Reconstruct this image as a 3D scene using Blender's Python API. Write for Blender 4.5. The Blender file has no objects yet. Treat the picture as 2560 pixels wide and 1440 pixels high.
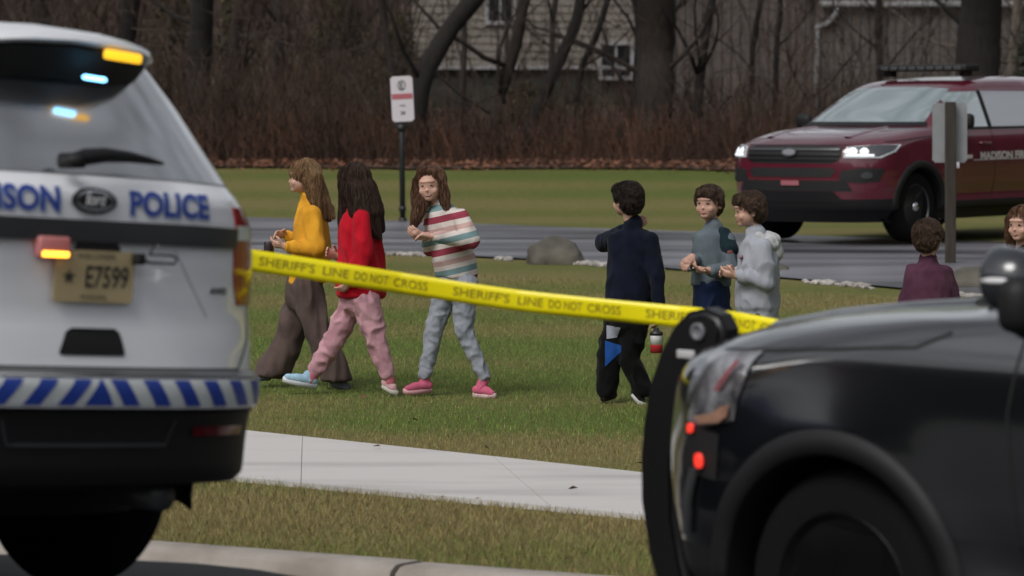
import bpy, bmesh, math, random
import numpy as np
from mathutils import Vector, Matrix, noise
from mathutils.bvhtree import BVHTree
random.seed(7)
R = math.radians
scene = bpy.context.scene
COL = scene.collection

# ---------------------------------------------------------------- camera, sky, sun, exposure
CAM_H, FPX, HOR = 1.82, 9600.0, 150.0
cam_d = bpy.data.cameras.new('camera'); cam = bpy.data.objects.new('camera', cam_d); COL.objects.link(cam)
cam.location = (0, 0, CAM_H); cam.rotation_euler = (R(90), 0, 0)
cam_d.sensor_width = 36; cam_d.lens = 36*FPX/2560; cam_d.shift_y = -(720-HOR)/2560
cam_d.clip_start = 0.5; cam_d.clip_end = 2000
cam_d.dof.use_dof = True; cam_d.dof.focus_distance = 22.5; cam_d.dof.aperture_fstop = 4.2
scene.camera = cam
scene.view_settings.view_transform = 'Standard'; scene.view_settings.look = 'None'
scene.view_settings.gamma = 1.0; scene.view_settings.exposure = 0.68
SUN_EL, SUN_AZ = R(48), R(215)
world = bpy.data.worlds.new('World'); scene.world = world; world.use_nodes = True
nt = world.node_tree; nt.nodes.clear()
wo = nt.nodes.new('ShaderNodeOutputWorld'); bg = nt.nodes.new('ShaderNodeBackground'); bg.inputs[1].default_value = 0.085
sky = nt.nodes.new('ShaderNodeTexSky'); sky.sky_type = 'NISHITA'; sky.sun_disc = False
sky.sun_elevation = SUN_EL; sky.sun_rotation = SUN_AZ; sky.dust_density = 3.0; sky.air_density = 1.0
hs = nt.nodes.new('ShaderNodeHueSaturation'); hs.inputs['Saturation'].default_value = 0.22
tc = nt.nodes.new('ShaderNodeTexCoord'); nz = nt.nodes.new('ShaderNodeTexNoise'); nz.inputs['Scale'].default_value = 9; nz.inputs['Detail'].default_value = 5
mp = nt.nodes.new('ShaderNodeMapping'); mp.inputs['Scale'].default_value = (1, 1, 2.2)
cr = nt.nodes.new('ShaderNodeMapRange'); cr.inputs['From Min'].default_value = .35; cr.inputs['From Max'].default_value = .7; cr.inputs['To Min'].default_value = .5; cr.inputs['To Max'].default_value = 1.4
mx = nt.nodes.new('ShaderNodeMix'); mx.data_type = 'RGBA'; mx.blend_type = 'MULTIPLY'; mx.inputs[0].default_value = 1
L = nt.links.new
L(tc.outputs['Generated'], mp.inputs[0]); L(mp.outputs[0], nz.inputs['Vector']); L(nz.outputs[0], cr.inputs[0])
L(sky.outputs[0], hs.inputs['Color']); L(hs.outputs[0], mx.inputs[6]); L(cr.outputs[0], mx.inputs[7]); L(mx.outputs[2], bg.inputs[0]); L(bg.outputs[0], wo.inputs[0])
sd = bpy.data.lights.new('sun', 'SUN'); sd.energy = 0.9; sd.angle = R(25); sd.color = (1, .97, .93)
sun = bpy.data.objects.new('sun', sd); COL.objects.link(sun)
# sky rotation: sun direction azimuth measured so that light comes from behind-left of the camera
sun.rotation_euler = (R(90)-SUN_EL, 0, R(180)-SUN_AZ)

# ---------------------------------------------------------------- helpers
def at(px, py, D):
    return Vector(((px-1280)*D/FPX, D, CAM_H-(py-HOR)*D/FPX))

def mat(name, col, rough=.6, metal=0, var=0, scale=20, bump=0, bscale=60, col2=None, coat=0, emit=None, es=0, spec=.5, stretch=None, trans=0, detail=4, ramp=(.35,.65), coord='Object', sheen=0):
    m = bpy.data.materials.new(name); m.use_nodes = True
    n = m.node_tree; b = n.nodes['Principled BSDF']
    b.inputs['Base Color'].default_value = (*col, 1); b.inputs['Roughness'].default_value = rough
    b.inputs['Metallic'].default_value = metal; b.inputs['Specular IOR Level'].default_value = spec
    if coat: b.inputs['Coat Weight'].default_value = coat; b.inputs['Coat Roughness'].default_value = .04
    if sheen: b.inputs['Sheen Weight'].default_value = sheen
    if trans: b.inputs['Transmission Weight'].default_value = trans
    if emit: b.inputs['Emission Color'].default_value = (*emit, 1); b.inputs['Emission Strength'].default_value = es
    if col2 or var or bump:
        t = n.nodes.new('ShaderNodeTexCoord'); mpn = n.nodes.new('ShaderNodeMapping')
        n.links.new(t.outputs[coord], mpn.inputs[0])
        if stretch: mpn.inputs['Scale'].default_value = stretch
    if col2 or var:
        c2 = col2 or tuple(max(0, c*(1-var)) for c in col)
        z = n.nodes.new('ShaderNodeTexNoise'); z.inputs['Scale'].default_value = scale; z.inputs['Detail'].default_value = detail
        rp = n.nodes.new('ShaderNodeValToRGB'); rp.color_ramp.elements[0].position = ramp[0]; rp.color_ramp.elements[1].position = ramp[1]
        rp.color_ramp.elements[0].color = (*c2, 1); rp.color_ramp.elements[1].color = (*col, 1)
        n.links.new(mpn.outputs[0], z.inputs['Vector']); n.links.new(z.outputs[0], rp.inputs[0]); n.links.new(rp.outputs[0], b.inputs['Base Color'])
    if bump:
        z2 = n.nodes.new('ShaderNodeTexNoise'); z2.inputs['Scale'].default_value = bscale; z2.inputs['Detail'].default_value = 3
        bp = n.nodes.new('ShaderNodeBump'); bp.inputs['Strength'].default_value = bump; bp.inputs['Distance'].default_value = .01
        n.links.new(mpn.outputs[0], z2.inputs['Vector']); n.links.new(z2.outputs[0], bp.inputs['Height']); n.links.new(bp.outputs[0], b.inputs['Normal'])
    return m

def link(name, me, m=None, parent=None, smooth=True):
    o = bpy.data.objects.new(name, me); COL.objects.link(o)
    if m is not None:
        for k in (m if isinstance(m, (list, tuple)) else [m]): me.materials.append(k)
    if smooth: me.shade_smooth()
    if parent is not None: o.parent = parent
    return o

def obj(name, bm, m=None, parent=None, smooth=True, sharp=None):
    me = bpy.data.meshes.new(name); bm.to_mesh(me); bm.free()
    o = link(name, me, m, parent, smooth)
    if sharp: me.set_sharp_from_angle(angle=R(sharp))
    return o

def pydata(name, vs, fs, m=None, parent=None, smooth=True, sharp=None):
    me = bpy.data.meshes.new(name); me.from_pydata([tuple(v) for v in vs], [], fs); me.update()
    o = link(name, me, m, parent, smooth)
    if sharp: me.set_sharp_from_angle(angle=R(sharp))
    return o

def tag(o, label=None, cat=None, group=None, kind=None):
    if label: o['label'] = label
    if cat: o['category'] = cat
    if group: o['group'] = group
    if kind: o['kind'] = kind
    return o

def empty(name, loc=(0,0,0), label=None, cat=None, group=None):
    o = bpy.data.objects.new(name, None); COL.objects.link(o); o.location = loc; o.empty_display_size = .2
    return tag(o, label, cat, group)

def box(bm, c, s, rot=None, bev=0):
    M = Matrix.Translation(c) @ (rot or Matrix()) @ Matrix.Diagonal((s[0], s[1], s[2], 1))
    r = bmesh.ops.create_cube(bm, size=1, matrix=M)
    if bev:
        es = list({e for v in r['verts'] for e in v.link_edges})
        bmesh.ops.bevel(bm, geom=es, offset=bev, segments=2, affect='EDGES', profile=.5)

def tube(bm, pts, rads, seg=8, cap=True):
    pts = [Vector(p) for p in pts]
    if not hasattr(rads, '__len__'): rads = [rads]*len(pts)
    rings = []; ref = None
    for i, p in enumerate(pts):
        d = (pts[min(i+1, len(pts)-1)]-pts[max(i-1, 0)]).normalized()
        if ref is None: ref = d.orthogonal()
        ref = (ref-d*ref.dot(d)).normalized(); o2 = d.cross(ref)
        rings.append([bm.verts.new(p+(ref*math.cos(2*math.pi*k/seg)+o2*math.sin(2*math.pi*k/seg))*rads[i]) for k in range(seg)])
    for a, b in zip(rings, rings[1:]):
        for k in range(seg): bm.faces.new((a[k], a[(k+1)%seg], b[(k+1)%seg], b[k]))
    if cap: bm.faces.new(rings[0][::-1]); bm.faces.new(rings[-1])

def lathe(bm, prof, M=Matrix(), seg=40):
    # prof: (axial, radius) about local Y axis
    rings = []
    for a, r in prof:
        rings.append([bm.verts.new(M @ Vector((r*math.cos(2*math.pi*k/seg), a, r*math.sin(2*math.pi*k/seg)))) for k in range(seg)])
    for a, b in zip(rings, rings[1:]):
        for k in range(seg): bm.faces.new((a[k], b[k], b[(k+1)%seg], a[(k+1)%seg]))
    for ring in (rings[0], rings[-1]):
        try: bm.faces.new(ring)
        except Exception: pass
    bmesh.ops.recalc_face_normals(bm, faces=bm.faces[:])

def pchip(xk, yk, x):
    xk = np.array(xk, float); yk = np.array(yk, float); h = np.diff(xk); d = np.diff(yk)/h
    m = np.zeros_like(yk); m[0] = d[0]; m[-1] = d[-1]
    for i in range(1, len(xk)-1):
        if d[i-1]*d[i] > 0:
            w1 = 2*h[i]+h[i-1]; w2 = h[i]+2*h[i-1]; m[i] = (w1+w2)/(w1/d[i-1]+w2/d[i])
    i = np.clip(np.searchsorted(xk, x)-1, 0, len(h)-1); t = (x-xk[i])/h[i]
    return (1+2*t)*(1-t)**2*yk[i]+t*(1-t)**2*h[i]*m[i]+t*t*(3-2*t)*yk[i+1]+t*t*(t-1)*h[i]*m[i+1]

def text_mesh(s, size, bold=0.0, sx=1.0, align='CENTER'):
    c = bpy.data.curves.new('t', 'FONT'); c.body = s; c.size = size; c.align_x = align; c.align_y = 'CENTER'; c.offset = bold; c.resolution_u = 3
    o = bpy.data.objects.new('t', c); COL.objects.link(o)
    dg = bpy.context.evaluated_depsgraph_get(); me = bpy.data.meshes.new_from_object(o.evaluated_get(dg))
    bpy.data.objects.remove(o); bpy.data.curves.remove(c)
    for v in me.vertices: v.co.x *= sx
    return me

def poly_grid(poly, step=.03):
    bm = bmesh.new(); vs = [bm.verts.new((p[0], p[1], 0)) for p in poly]; bm.faces.new(vs)
    bmesh.ops.triangulate(bm, faces=bm.faces[:])
    xs = [p[0] for p in poly]; ys = [p[1] for p in poly]
    for ax, lo, hi in ((0, min(xs), max(xs)), (1, min(ys), max(ys))):
        k = lo+step
        while k < hi-1e-4:
            n = Vector((1, 0, 0)) if ax == 0 else Vector((0, 1, 0))
            bmesh.ops.bisect_plane(bm, geom=bm.verts[:]+bm.edges[:]+bm.faces[:], plane_co=n*k, plane_no=n); k += step
    bmesh.ops.remove_doubles(bm, verts=bm.verts[:], dist=1e-5)
    return bm
# ---------------------------------------------------------------- vehicle materials
M_GLASS = mat('tinted_glass', (.055, .06, .068), .15, spec=1.0, coat=.8)
M_WSHIELD = mat('windscreen_glass', (.22, .30, .305), .08, spec=1.0, coat=1)
for _m, _i in ((M_GLASS, 3.2), (M_WSHIELD, 3.0)):
    _m.node_tree.nodes['Principled BSDF'].inputs['IOR'].default_value = _i; _m.node_tree.nodes['Principled BSDF'].inputs['Coat IOR'].default_value = 1.8
M_BLACK = mat('black_plastic', (.010, .010, .011), .55, spec=.3, bump=.15, bscale=300)
M_DARK = mat('dark_plastic', (.006, .006, .006), .7)
M_RUBBER = mat('tyre_rubber', (.006, .006, .0065), .9, spec=.15, bump=.3, bscale=150)
M_STEEL = mat('black_steel', (.010, .010, .011), .4, metal=.2)
M_CHROME = mat('chrome', (.6, .6, .62), .18, metal=1)
M_GREYTRIM = mat('grey_trim', (.06, .062, .066), .35, metal=.2)
M_WHITE = mat('white_paint', (.86, .875, .91), .28, coat=.7, var=.05, scale=2)
M_BLACKPAINT = mat('black_paint', (.0045, .005, .007), .2, coat=1, bump=.02, bscale=6)
M_BLACKPAINT.node_tree.nodes['Principled BSDF'].inputs['Coat Roughness'].default_value = .10
M_BLACKPAINT.node_tree.nodes['Principled BSDF'].inputs['Coat IOR'].default_value = 2.0
M_MAROON = mat('maroon_paint', (.105, .009, .022), .25, coat=1, var=.15, scale=3)
M_BLUE = mat('blue_vinyl', (.02, .055, .33), .4)
M_BLUELIGHT = mat('light_blue_outline', (.33, .40, .60), .4)
M_REFLW = mat('white_reflective', (.62, .66, .66), .4)
M_RED = mat('red_lens', (.35, .008, .012), .15, coat=1)
M_LENSW = mat('clear_lens', (.75, .78, .8), .12, coat=1)
M_WHITEPL = mat('white_plastic', (.7, .7, .7), .4)
def lamp(name, c, s): return mat(name, tuple(min(1, x*.6) for x in c), .3, emit=c, es=s)
M_AMBER = lamp('amber_lamp', (1, .52, .02), .85)
M_BLUEL = lamp('blue_lamp', (.2, .6, 1), 3.2)
M_ORANGEL = lamp('orange_lamp', (1, .42, .03), 3.2)
M_REDL = lamp('red_lamp', (1, .05, .03), .55)
M_HEADL = lamp('head_lamp', (.9, .95, 1), .6)
M_LINER = M_DARK

#        z     xr   dr   nr    w     xf    df   nf
KEYS = [(.22, .55, .40, 3.0, .84, 4.78, .60, 2.6),
        (.335, .45, .40, 3.0, .90, 4.88, .60, 2.6),
        (.352, .085, .45, 3.2, .965, 4.90, .60, 2.6),
        (.38, .06, .45, 3.2, .98, 4.92, .60, 2.6),
        (.48, .045, .46, 3.2, .98, 4.95, .60, 2.6),
        (.57, .03, .46, 3.2, .985, 4.97, .60, 2.6),
        (.585, .010, .46, 3.2, .99, 4.97, .60, 2.6),
        (.66, .0, .46, 3.2, .995, 4.975, .60, 2.6),
        (.683, .012, .46, 3.2, .996, 4.975, .6, 2.6),
        (.695, .075, .44, 3.4, .996, 4.975, .6, 2.6),
        (.78, .085, .42, 3.4, 1.0, 4.97, .60, 2.6),
        (.86, .10, .40, 3.4, 1.0, 4.965, .62, 2.6),
        (.96, .10, .38, 3.4, .995, 4.95, .64, 2.6),
        (1.02, .095, .37, 3.4, .988, 4.915, .68, 2.6),
        (1.06, .095, .37, 3.4, .982, 4.83, .76, 2.7),
        (1.10, .09, .37, 3.4, .972, 4.71, .85, 2.8),
        (1.15, .085, .37, 3.4, .955, 4.47, .90, 2.9),
        (1.19, .085, .37, 3.4, .94, 4.15, .85, 3.0),
        (1.22, .09, .38, 3.4, .93, 3.78, .75, 3.0),
        (1.26, .12, .39, 3.4, .915, 3.68, .55, 2.7),
        (1.40, .215, .38, 3.4, .86, 3.40, .50, 2.7),
        (1.56, .34, .36, 3.4, .795, 3.06, .46, 2.7),
        (1.64, .41, .36, 3.4, .75, 2.88, .46, 2.7),
        (1.68, .47, .38, 3.2, .715, 2.74, .48, 2.7),
        (1.71, .62, .42, 3.0, .66, 2.56, .5, 2.7),
        (1.735, .86, .5, 2.8, .56, 2.30, .5, 2.6),
        (1.752, 1.15, .5, 2.6, .40, 2.05, .4, 2.6),
        (1.76, 1.45, .2, 2.4, .15, 1.8, .1, 2.4)]
HUBS = (1.14, 4.0); HUBZ = .372; AR = .425
_A = np.array(KEYS)
_z = [KEYS[0][0]]
for i in range(len(KEYS)-1):
    a, b = _A[i], _A[i+1]; n = max(1, int(max(abs(b-a)[[0, 1, 4, 5]])/.045)+1)
    for k in range(1, n+1): _z.append(a[0]+(b[0]-a[0])*k/n)
ZL = np.array(_z); PRM = [pchip(_A[:, 0], _A[:, c], ZL) for c in range(1, 8)]

def body_mesh(gain=0.0):
    NC, NS = 22, 64
    th = np.linspace(0, math.pi/2, NC); grid = []
    for i, z in enumerate(ZL):
        xr, dr, nr, w, xf, df, nf = [p[i] for p in PRM]
        pts = []
        for t in th: pts.append((xr+dr*(1-max(0, math.cos(t))**(2/nr)), w*math.sin(t)**(2/nr)))
        x0, x1 = xr+dr, xf-df
        for k in range(1, NS): pts.append((x0+(x1-x0)*k/NS, w))
        for t in th[::-1]: pts.append((xf-df*(1-max(0, math.cos(t))**(2/nf)), w*math.sin(t)**(2/nf)))
        ring = []
        for x, y in pts:
            yy = y
            if z < 1.05 and y > .6:
                for hx in HUBS:
                    r = math.hypot(x-hx, z-HUBZ); yy += .012*math.exp(-((r-.45)/.10)**2)*min(1, (1.05-z)/.15)
                # rocker scallop
                yy -= .025*math.exp(-((z-.50)/.07)**2)*(1 if 1.7 < x < 3.4 else 0)
            if x < 1.6: yy *= 1-(.19+.03*min(1, max(0, (z-.7)/.2))+.225*min(1, max(0, (z-1.15)/.5)))*((1.6-x)/1.6)**1.5
            ring.append((x, yy, z))
        full = ring+[(x, -y, z) for x, y, z in ring[-2:0:-1]]
        grid.append(full)
    n = len(grid[0]); vs = [v for r in grid for v in r]; fs = []
    for i in range(len(grid)-1):
        for k in range(n):
            a = i*n+k; b = i*n+(k+1) % n; fs.append((a, a+n, b+n, b))
    fs.append(tuple(range(n))); fs.append(tuple(reversed(range((len(grid)-1)*n, len(grid)*n))))
    bm = bmesh.new(); bv = [bm.verts.new(v) for v in vs]
    for f in fs: bm.faces.new([bv[i] for i in f])
    bmesh.ops.recalc_face_normals(bm, faces=bm.faces[:])
    return bm

class Car:
    def __init__(s, name, label, paint, cat='police car', drop=0, rim=None):
        s.drop = drop; s.rim = rim or M_STEEL
        s.root = empty(name, label=label, cat=cat)
        bm = body_mesh(); s.bvh = BVHTree.FromBMesh(bm)
        me = bpy.data.meshes.new('body'); bm.to_mesh(me); bm.free(); me.materials.append(paint); me.materials.append(M_LINER)
        tmp = bpy.data.objects.new('tmp', me); COL.objects.link(tmp)
        cb = bmesh.new()
        for hx in HUBS:
            for sg in (1, -1):
                prof = [(sg*.58, AR), (sg*1.2, AR)]
                lathe(cb, prof, Matrix.Translation((hx, 0, HUBZ)), 48)
        cm = bpy.data.meshes.new('cut'); cb.to_mesh(cm); cb.free(); cm.materials.append(paint); cm.materials.append(M_LINER)
        for p in cm.polygons: p.material_index = 1
        co = bpy.data.objects.new('cut', cm); COL.objects.link(co)
        md = tmp.modifiers.new('b', 'BOOLEAN'); md.object = co; md.operation = 'DIFFERENCE'; md.solver = 'EXACT'
        dg = bpy.context.evaluated_depsgraph_get(); me2 = bpy.data.meshes.new_from_object(tmp.evaluated_get(dg))
        bpy.data.objects.remove(tmp); bpy.data.objects.remove(co)
        bm = bmesh.new(); bm.from_mesh(me2)
        for z in (.42, .585, .47):
            bmesh.ops.bisect_plane(bm, geom=bm.verts[:]+bm.edges[:]+bm.faces[:], plane_co=(0, 0, z), plane_no=(0, 0, 1))
        parts = {'body': [], 'lower_cladding': [], 'rear_bumper': [], 'front_bumper': [], 'wheel_arch_liner0': [], 'wheel_arch_liner1': [], 'wheel_arch_liner2': [], 'wheel_arch_liner3': []}
        for f in bm.faces:
            c = f.calc_center_median()
            if f.material_index == 1: k = 'wheel_arch_liner%d' % ((c.x > 2.5)+2*(c.y > 0))
            elif c.x < 1.1 and c.z < .585: k = 'rear_bumper'
            elif c.x > 4.1 and c.z < .47: k = 'front_bumper'
            elif c.z < .42: k = 'lower_cladding'
            else: k = 'body'
            parts[k].append(f.index)
        bm.faces.index_update(); keep = bm.copy(); bm.free()
        for k, ids in parts.items():
            b2 = keep.copy(); b2.faces.ensure_lookup_table(); ids = set(ids)
            bmesh.ops.delete(b2, geom=[f for f in b2.faces if f.index not in ids], context='FACES')
            for f in b2.faces: f.material_index = 0
            k = k.rstrip('0123'); obj(k, b2, {'body': paint, 'wheel_arch_liner': M_LINER}.get(k, M_BLACK), s.root, sharp=35)
        keep.free()
        s.paint = paint
        for hx in HUBS:
            for sg in (1, -1): s.wheel(hx, sg)
            for sg in (1, -1): s.arch(hx, sg)
    def place(s, anchor_local, anchor_world, yaw, roll=0, pitch=0):
        # yaw: heading angle in plan (x axis of the car)
        Rm = Matrix.Rotation(yaw, 4, 'Z') @ Matrix.Rotation(-pitch, 4, 'Y') @ Matrix.Rotation(roll, 4, 'X')
        loc = Vector(anchor_world) - (Rm @ Vector(anchor_local))
        s.root.matrix_world = Matrix.Translation(loc) @ Rm
        s.root.location = loc; s.root.rotation_euler = Rm.to_euler()
    def frame(s, d):
        d = Vector(d).normalized(); r = Vector((0, 0, 1)).cross(d).normalized(); u = d.cross(r)
        return d, r, u
    def drape(s, bm, d, off=.003):
        # vertex (a, b, c): a along the viewer's right, b up (z), looking at the car against d
        d, r, u = s.frame(d)
        for v in bm.verts:
            a, b, c = v.co
            o = r*a; o.z = 0
            p = Vector((2.5, 0, 0))+o+d*0
            # solve for height b on a horizontal ray
            q = Vector((2.5+r.x*a, r.y*a, b))+Vector((d.x, d.y, 0)).normalized()*6
            loc, nrm, i, dist = s.bvh.ray_cast(q, -Vector((d.x, d.y, 0)).normalized(), 12)
            if loc is None:
                loc = q-Vector((d.x, d.y, 0)).normalized()*4; nrm = Vector(d)
            if nrm.dot(d) < 0: nrm = -nrm
            v.co = loc+nrm*(off+c)
        return bm
    def patch(s, name, poly, d, m, off=.003, step=.03, parent=None, thick=0):
        bm = s.drape(poly_grid(poly, step), d, off)
        bmesh.ops.recalc_face_normals(bm, faces=bm.faces[:])
        c = sum((f.normal*f.calc_area() for f in bm.faces), Vector())
        if c.dot(Vector(d)) < 0: bmesh.ops.reverse_faces(bm, faces=bm.faces[:])
        if thick:
            g = bmesh.ops.extrude_face_region(bm, geom=bm.faces[:]); 
            dd = Vector(d).normalized()
            for e in g['geom']:
                if isinstance(e, bmesh.types.BMVert): e.co += dd*thick
            bmesh.ops.recalc_face_normals(bm, faces=bm.faces[:])
        return obj(name, bm, m, parent or s.root, sharp=40)
    def side(s, name, poly, sg, m, **k):
        # poly in (x, z) on side sg
        pp = [(-(p[0]-2.5)*sg, p[1]) for p in poly]
        return s.patch(name, pp, (0, sg, 0), m, **k)
    def rear(s, name, poly, m, **k):   # poly in (right seen from behind, z)
        return s.patch(name, poly, (-1, 0, 0), m, **k)
    def front(s, name, poly, m, **k):  # poly in (right as seen from the front = car left, z)
        return s.patch(name, poly, (1, 0, 0), m, **k)
    def text(s, name, body, size, cx, cz, d, m, bold=0, sx=1, off=.005, parent=None, shear=0):
        me = text_mesh(body, size, bold, sx); bm = bmesh.new(); bm.from_mesh(me)
        for v in bm.verts: v.co.x += shear*v.co.y; v.co.x += cx; v.co.y += cz; v.co.z = 0
        if size > .07:
            xs = [v.co.x for v in bm.verts]; k = min(xs)+.018
            while k < max(xs):
                bmesh.ops.bisect_plane(bm, geom=bm.verts[:]+bm.edges[:]+bm.faces[:], plane_co=(k, 0, 0), plane_no=(1, 0, 0)); k += .018
            for kk in (-.02, 0, .02): bmesh.ops.bisect_plane(bm, geom=bm.verts[:]+bm.edges[:]+bm.faces[:], plane_co=(0, cz+kk, 0), plane_no=(0, 1, 0))
        s.drape(bm, d, off); return obj(name, bm, m, parent or s.root, smooth=False)
    def seam(s, name, pts, d, w=.008, m=None, off=.0015):
        bm = bmesh.new(); prev = None
        P = [Vector((p[0], p[1], 0)) for p in pts]; Q = []
        for a, b in zip(P, P[1:]):
            n = max(1, int((b-a).length/.03))
            for k in range(n): Q.append(a.lerp(b, k/n))
        Q.append(P[-1])
        for i, q in enumerate(Q):
            t = (Q[min(i+1, len(Q)-1)]-Q[max(0, i-1)]).normalized(); nn = Vector((-t.y, t.x, 0))*w/2
            cur = (bm.verts.new(q+nn), bm.verts.new(q-nn))
            if prev: bm.faces.new((prev[0], prev[1], cur[1], cur[0]))
            prev = cur
        s.drape(bm, d, off); return obj(name, bm, m or M_DARK, s.root)
    def sseam(s, name, pts, sg, **k):
        return s.seam(name, [(-(p[0]-2.5)*sg, p[1]) for p in pts], (0, sg, 0), **k)
    def arch(s, hx, sg, r0=.418, r1=.495):
        a0, a1 = -18, 198
        if True:
            poly = [(hx+r1*math.cos(R(a)), HUBZ+.0+r1*math.sin(R(a))) for a in range(a0, a1+1, 6)]
            poly += [(hx+r0*math.cos(R(a)), HUBZ+r0*math.sin(R(a))) for a in range(a1, a0-1, -6)]
        bm = bmesh.new(); n = len(poly)//2; cols = []
        for i in range(n):
            o_, i_ = Vector(poly[i]), Vector(poly[2*n-1-i]); c = []
            for k, ex in ((0, 0), (.08, .012), (.5, .018), (.95, .016), (1, .0)):
                p = o_.lerp(i_, k); q = Vector((p.x, sg*3, p.y)); loc, nr, _, _ = s.bvh.ray_cast(q, Vector((0, -sg, 0)), 4)
                yy = loc.y if loc else sg*.95
                if abs(yy) < .8: yy = sg*.93
                c.append(bm.verts.new((p.x, yy+sg*ex, p.y)))
            c.append(bm.verts.new((i_.x, c[-1].co.y-sg*.10, i_.y))); cols.append(c)
        for a, b in zip(cols, cols[1:]):
            for k in range(len(a)-1): bm.faces.new((a[k], b[k], b[k+1], a[k+1]))
        bmesh.ops.recalc_face_normals(bm, faces=bm.faces[:])
        obj('wheel_arch_trim', bm, M_BLACK, s.root)
    def wheel(s, hx, sg):
        T = Matrix.Translation((hx, sg*.835, HUBZ-s.drop)) @ (Matrix.Rotation(math.pi, 4, 'Z') if sg < 0 else Matrix())
        w = bpy.data.objects.new('wheel', None); COL.objects.link(w); w.parent = s.root; w.matrix_local = T
        bm = bmesh.new(); lathe(bm, [(-.12, .24), (-.125, .30), (-.115, .345), (-.085, .367), (-.03, .372), (.03, .372), (.085, .367), (.115, .345), (.125, .30), (.12, .245), (.10, .235)], seg=48)
        bm2 = bmesh.new()
        for v in bm.verts:
            pass
        obj('tyre', bm, M_RUBBER, w, sharp=50); bm2.free()
        bm = bmesh.new(); lathe(bm, [(.10, .235), (.108, .243), (.112, .236), (.085, .222), (.05, .205), (.045, .14), (.07, .10), (.075, .05), (.0, .049)], seg=40)
        for k in range(10):
            a = 2*math.pi*k/10
            M = Matrix.Rotation(a, 4, 'Y') @ Matrix.Translation((.168, .068, 0))
            box(bm, M @ Vector((0, 0, 0)), (.09, .03, .034), Matrix.Rotation(a, 4, 'Y'), .006)
        obj('rim', bm, s.rim, w, sharp=40)
        bm = bmesh.new(); lathe(bm, [(.07, .055), (.10, .053), (.118, .04), (.124, .015), (.125, .001)], seg=24)
        obj('hub_cap', bm, M_CHROME, w)
    def glasshouse(s, glass=None):
        g = glass or M_GLASS
        for sg in (1, -1):
            s.side('front_door_window', [(3.36, 1.21), (2.60, 1.205), (2.60, 1.585), (2.95, 1.58), (3.08, 1.50)], sg, g)
            s.side('rear_door_window', [(2.52, 1.205), (1.62, 1.20), (1.50, 1.30), (1.58, 1.58), (2.52, 1.59)], sg, M_GLASS)
            s.side('quarter_window', [(1.46, 1.22), (.70, 1.24), (.86, 1.54), (1.50, 1.565), (1.42, 1.32)], sg, M_GLASS)
            s.sseam('door_seam', [(3.31, .48), (3.35, .95), (3.31, 1.20)], sg)
            s.sseam('door_seam', [(2.56, .46), (2.56, 1.18)], sg)
            s.sseam('window_sill_trim', [(3.36, 1.185), (.72, 1.19)], sg, w=.022, off=.004)
            s.side('window_pillar', [(2.60, 1.20), (2.52, 1.20), (2.52, 1.595), (2.60, 1.59)], sg, M_DARK, off=.004)
            bm = bmesh.new(); y = sg*1.0
            box(bm, (3.22, y+sg*.06, 1.27), (.11, .20, .16), None, .045); box(bm, (3.33, y-sg*.07, 1.205), (.09, .12, .05), None, .015)
            obj('wing_mirror', bm, M_BLACK, s.root)
            for hxx in (2.75, 1.75):
                bm = bmesh.new(); loc, n, _, _ = s.bvh.ray_cast(Vector((hxx, sg*3, 1.02)), Vector((0, -sg, 0)), 4)
                tube(bm, [(hxx-.1, loc.y, 1.02), (hxx-.08, loc.y+sg*.03, 1.025), (hxx+.08, loc.y+sg*.03, 1.03), (hxx+.1, loc.y, 1.03)], .014)
                obj('door_handle', bm, s.paint, s.root)
        s.front('windscreen', [(-.74, 1.262), (-.4, 1.25), (.4, 1.25), (.74, 1.262), (.60, 1.615), (.3, 1.635), (-.3, 1.635), (-.60, 1.615)], M_WSHIELD, off=.004)
        s.front('cowl', [(-.80, 1.222), (.80, 1.222), (.76, 1.262), (.4, 1.25), (-.4, 1.25), (-.76, 1.262)], M_BLACK, off=.005)
def rect(x0, z0, x1, z1): return [(x0, z0), (x1, z0), (x1, z1), (x0, z1)]
def ell(cx, cz, rx, rz, n=28): return [(cx+rx*math.cos(2*math.pi*k/n), cz+rz*math.sin(2*math.pi*k/n)) for k in range(n)]

# ================================================================ white police car (seen from behind)
wc = Car('police_car', 'white police car seen from behind, with blue lettering, tan number plate and blue chevrons', M_WHITE, drop=.06)
wc.glasshouse()
BK = (-1, 0, 0)
# rear window, wiper
wc.rear('rear_window', [(-.715, 1.265), (-.4, 1.272), (0, 1.275), (.4, 1.272), (.715, 1.265), (.655, 1.36), (.50, 1.60), (.45, 1.66), (-.45, 1.66), (-.50, 1.60), (-.655, 1.36)], M_GLASS, off=.004)
bm = bmesh.new()
tube(bm, [(.075, .10, 1.315), (.06, .06, 1.325), (.075, -.03, 1.335), (.09, -.13, 1.335), (.10, -.22, 1.328), (.105, -.28, 1.322)], [.018, .026, .023, .018, .012, .005], 8)
tube(bm, [(.11, .11, 1.31), (.04, .08, 1.315)], .024, 10)
obj('rear_wiper', bm, M_BLACK, wc.root)
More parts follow.
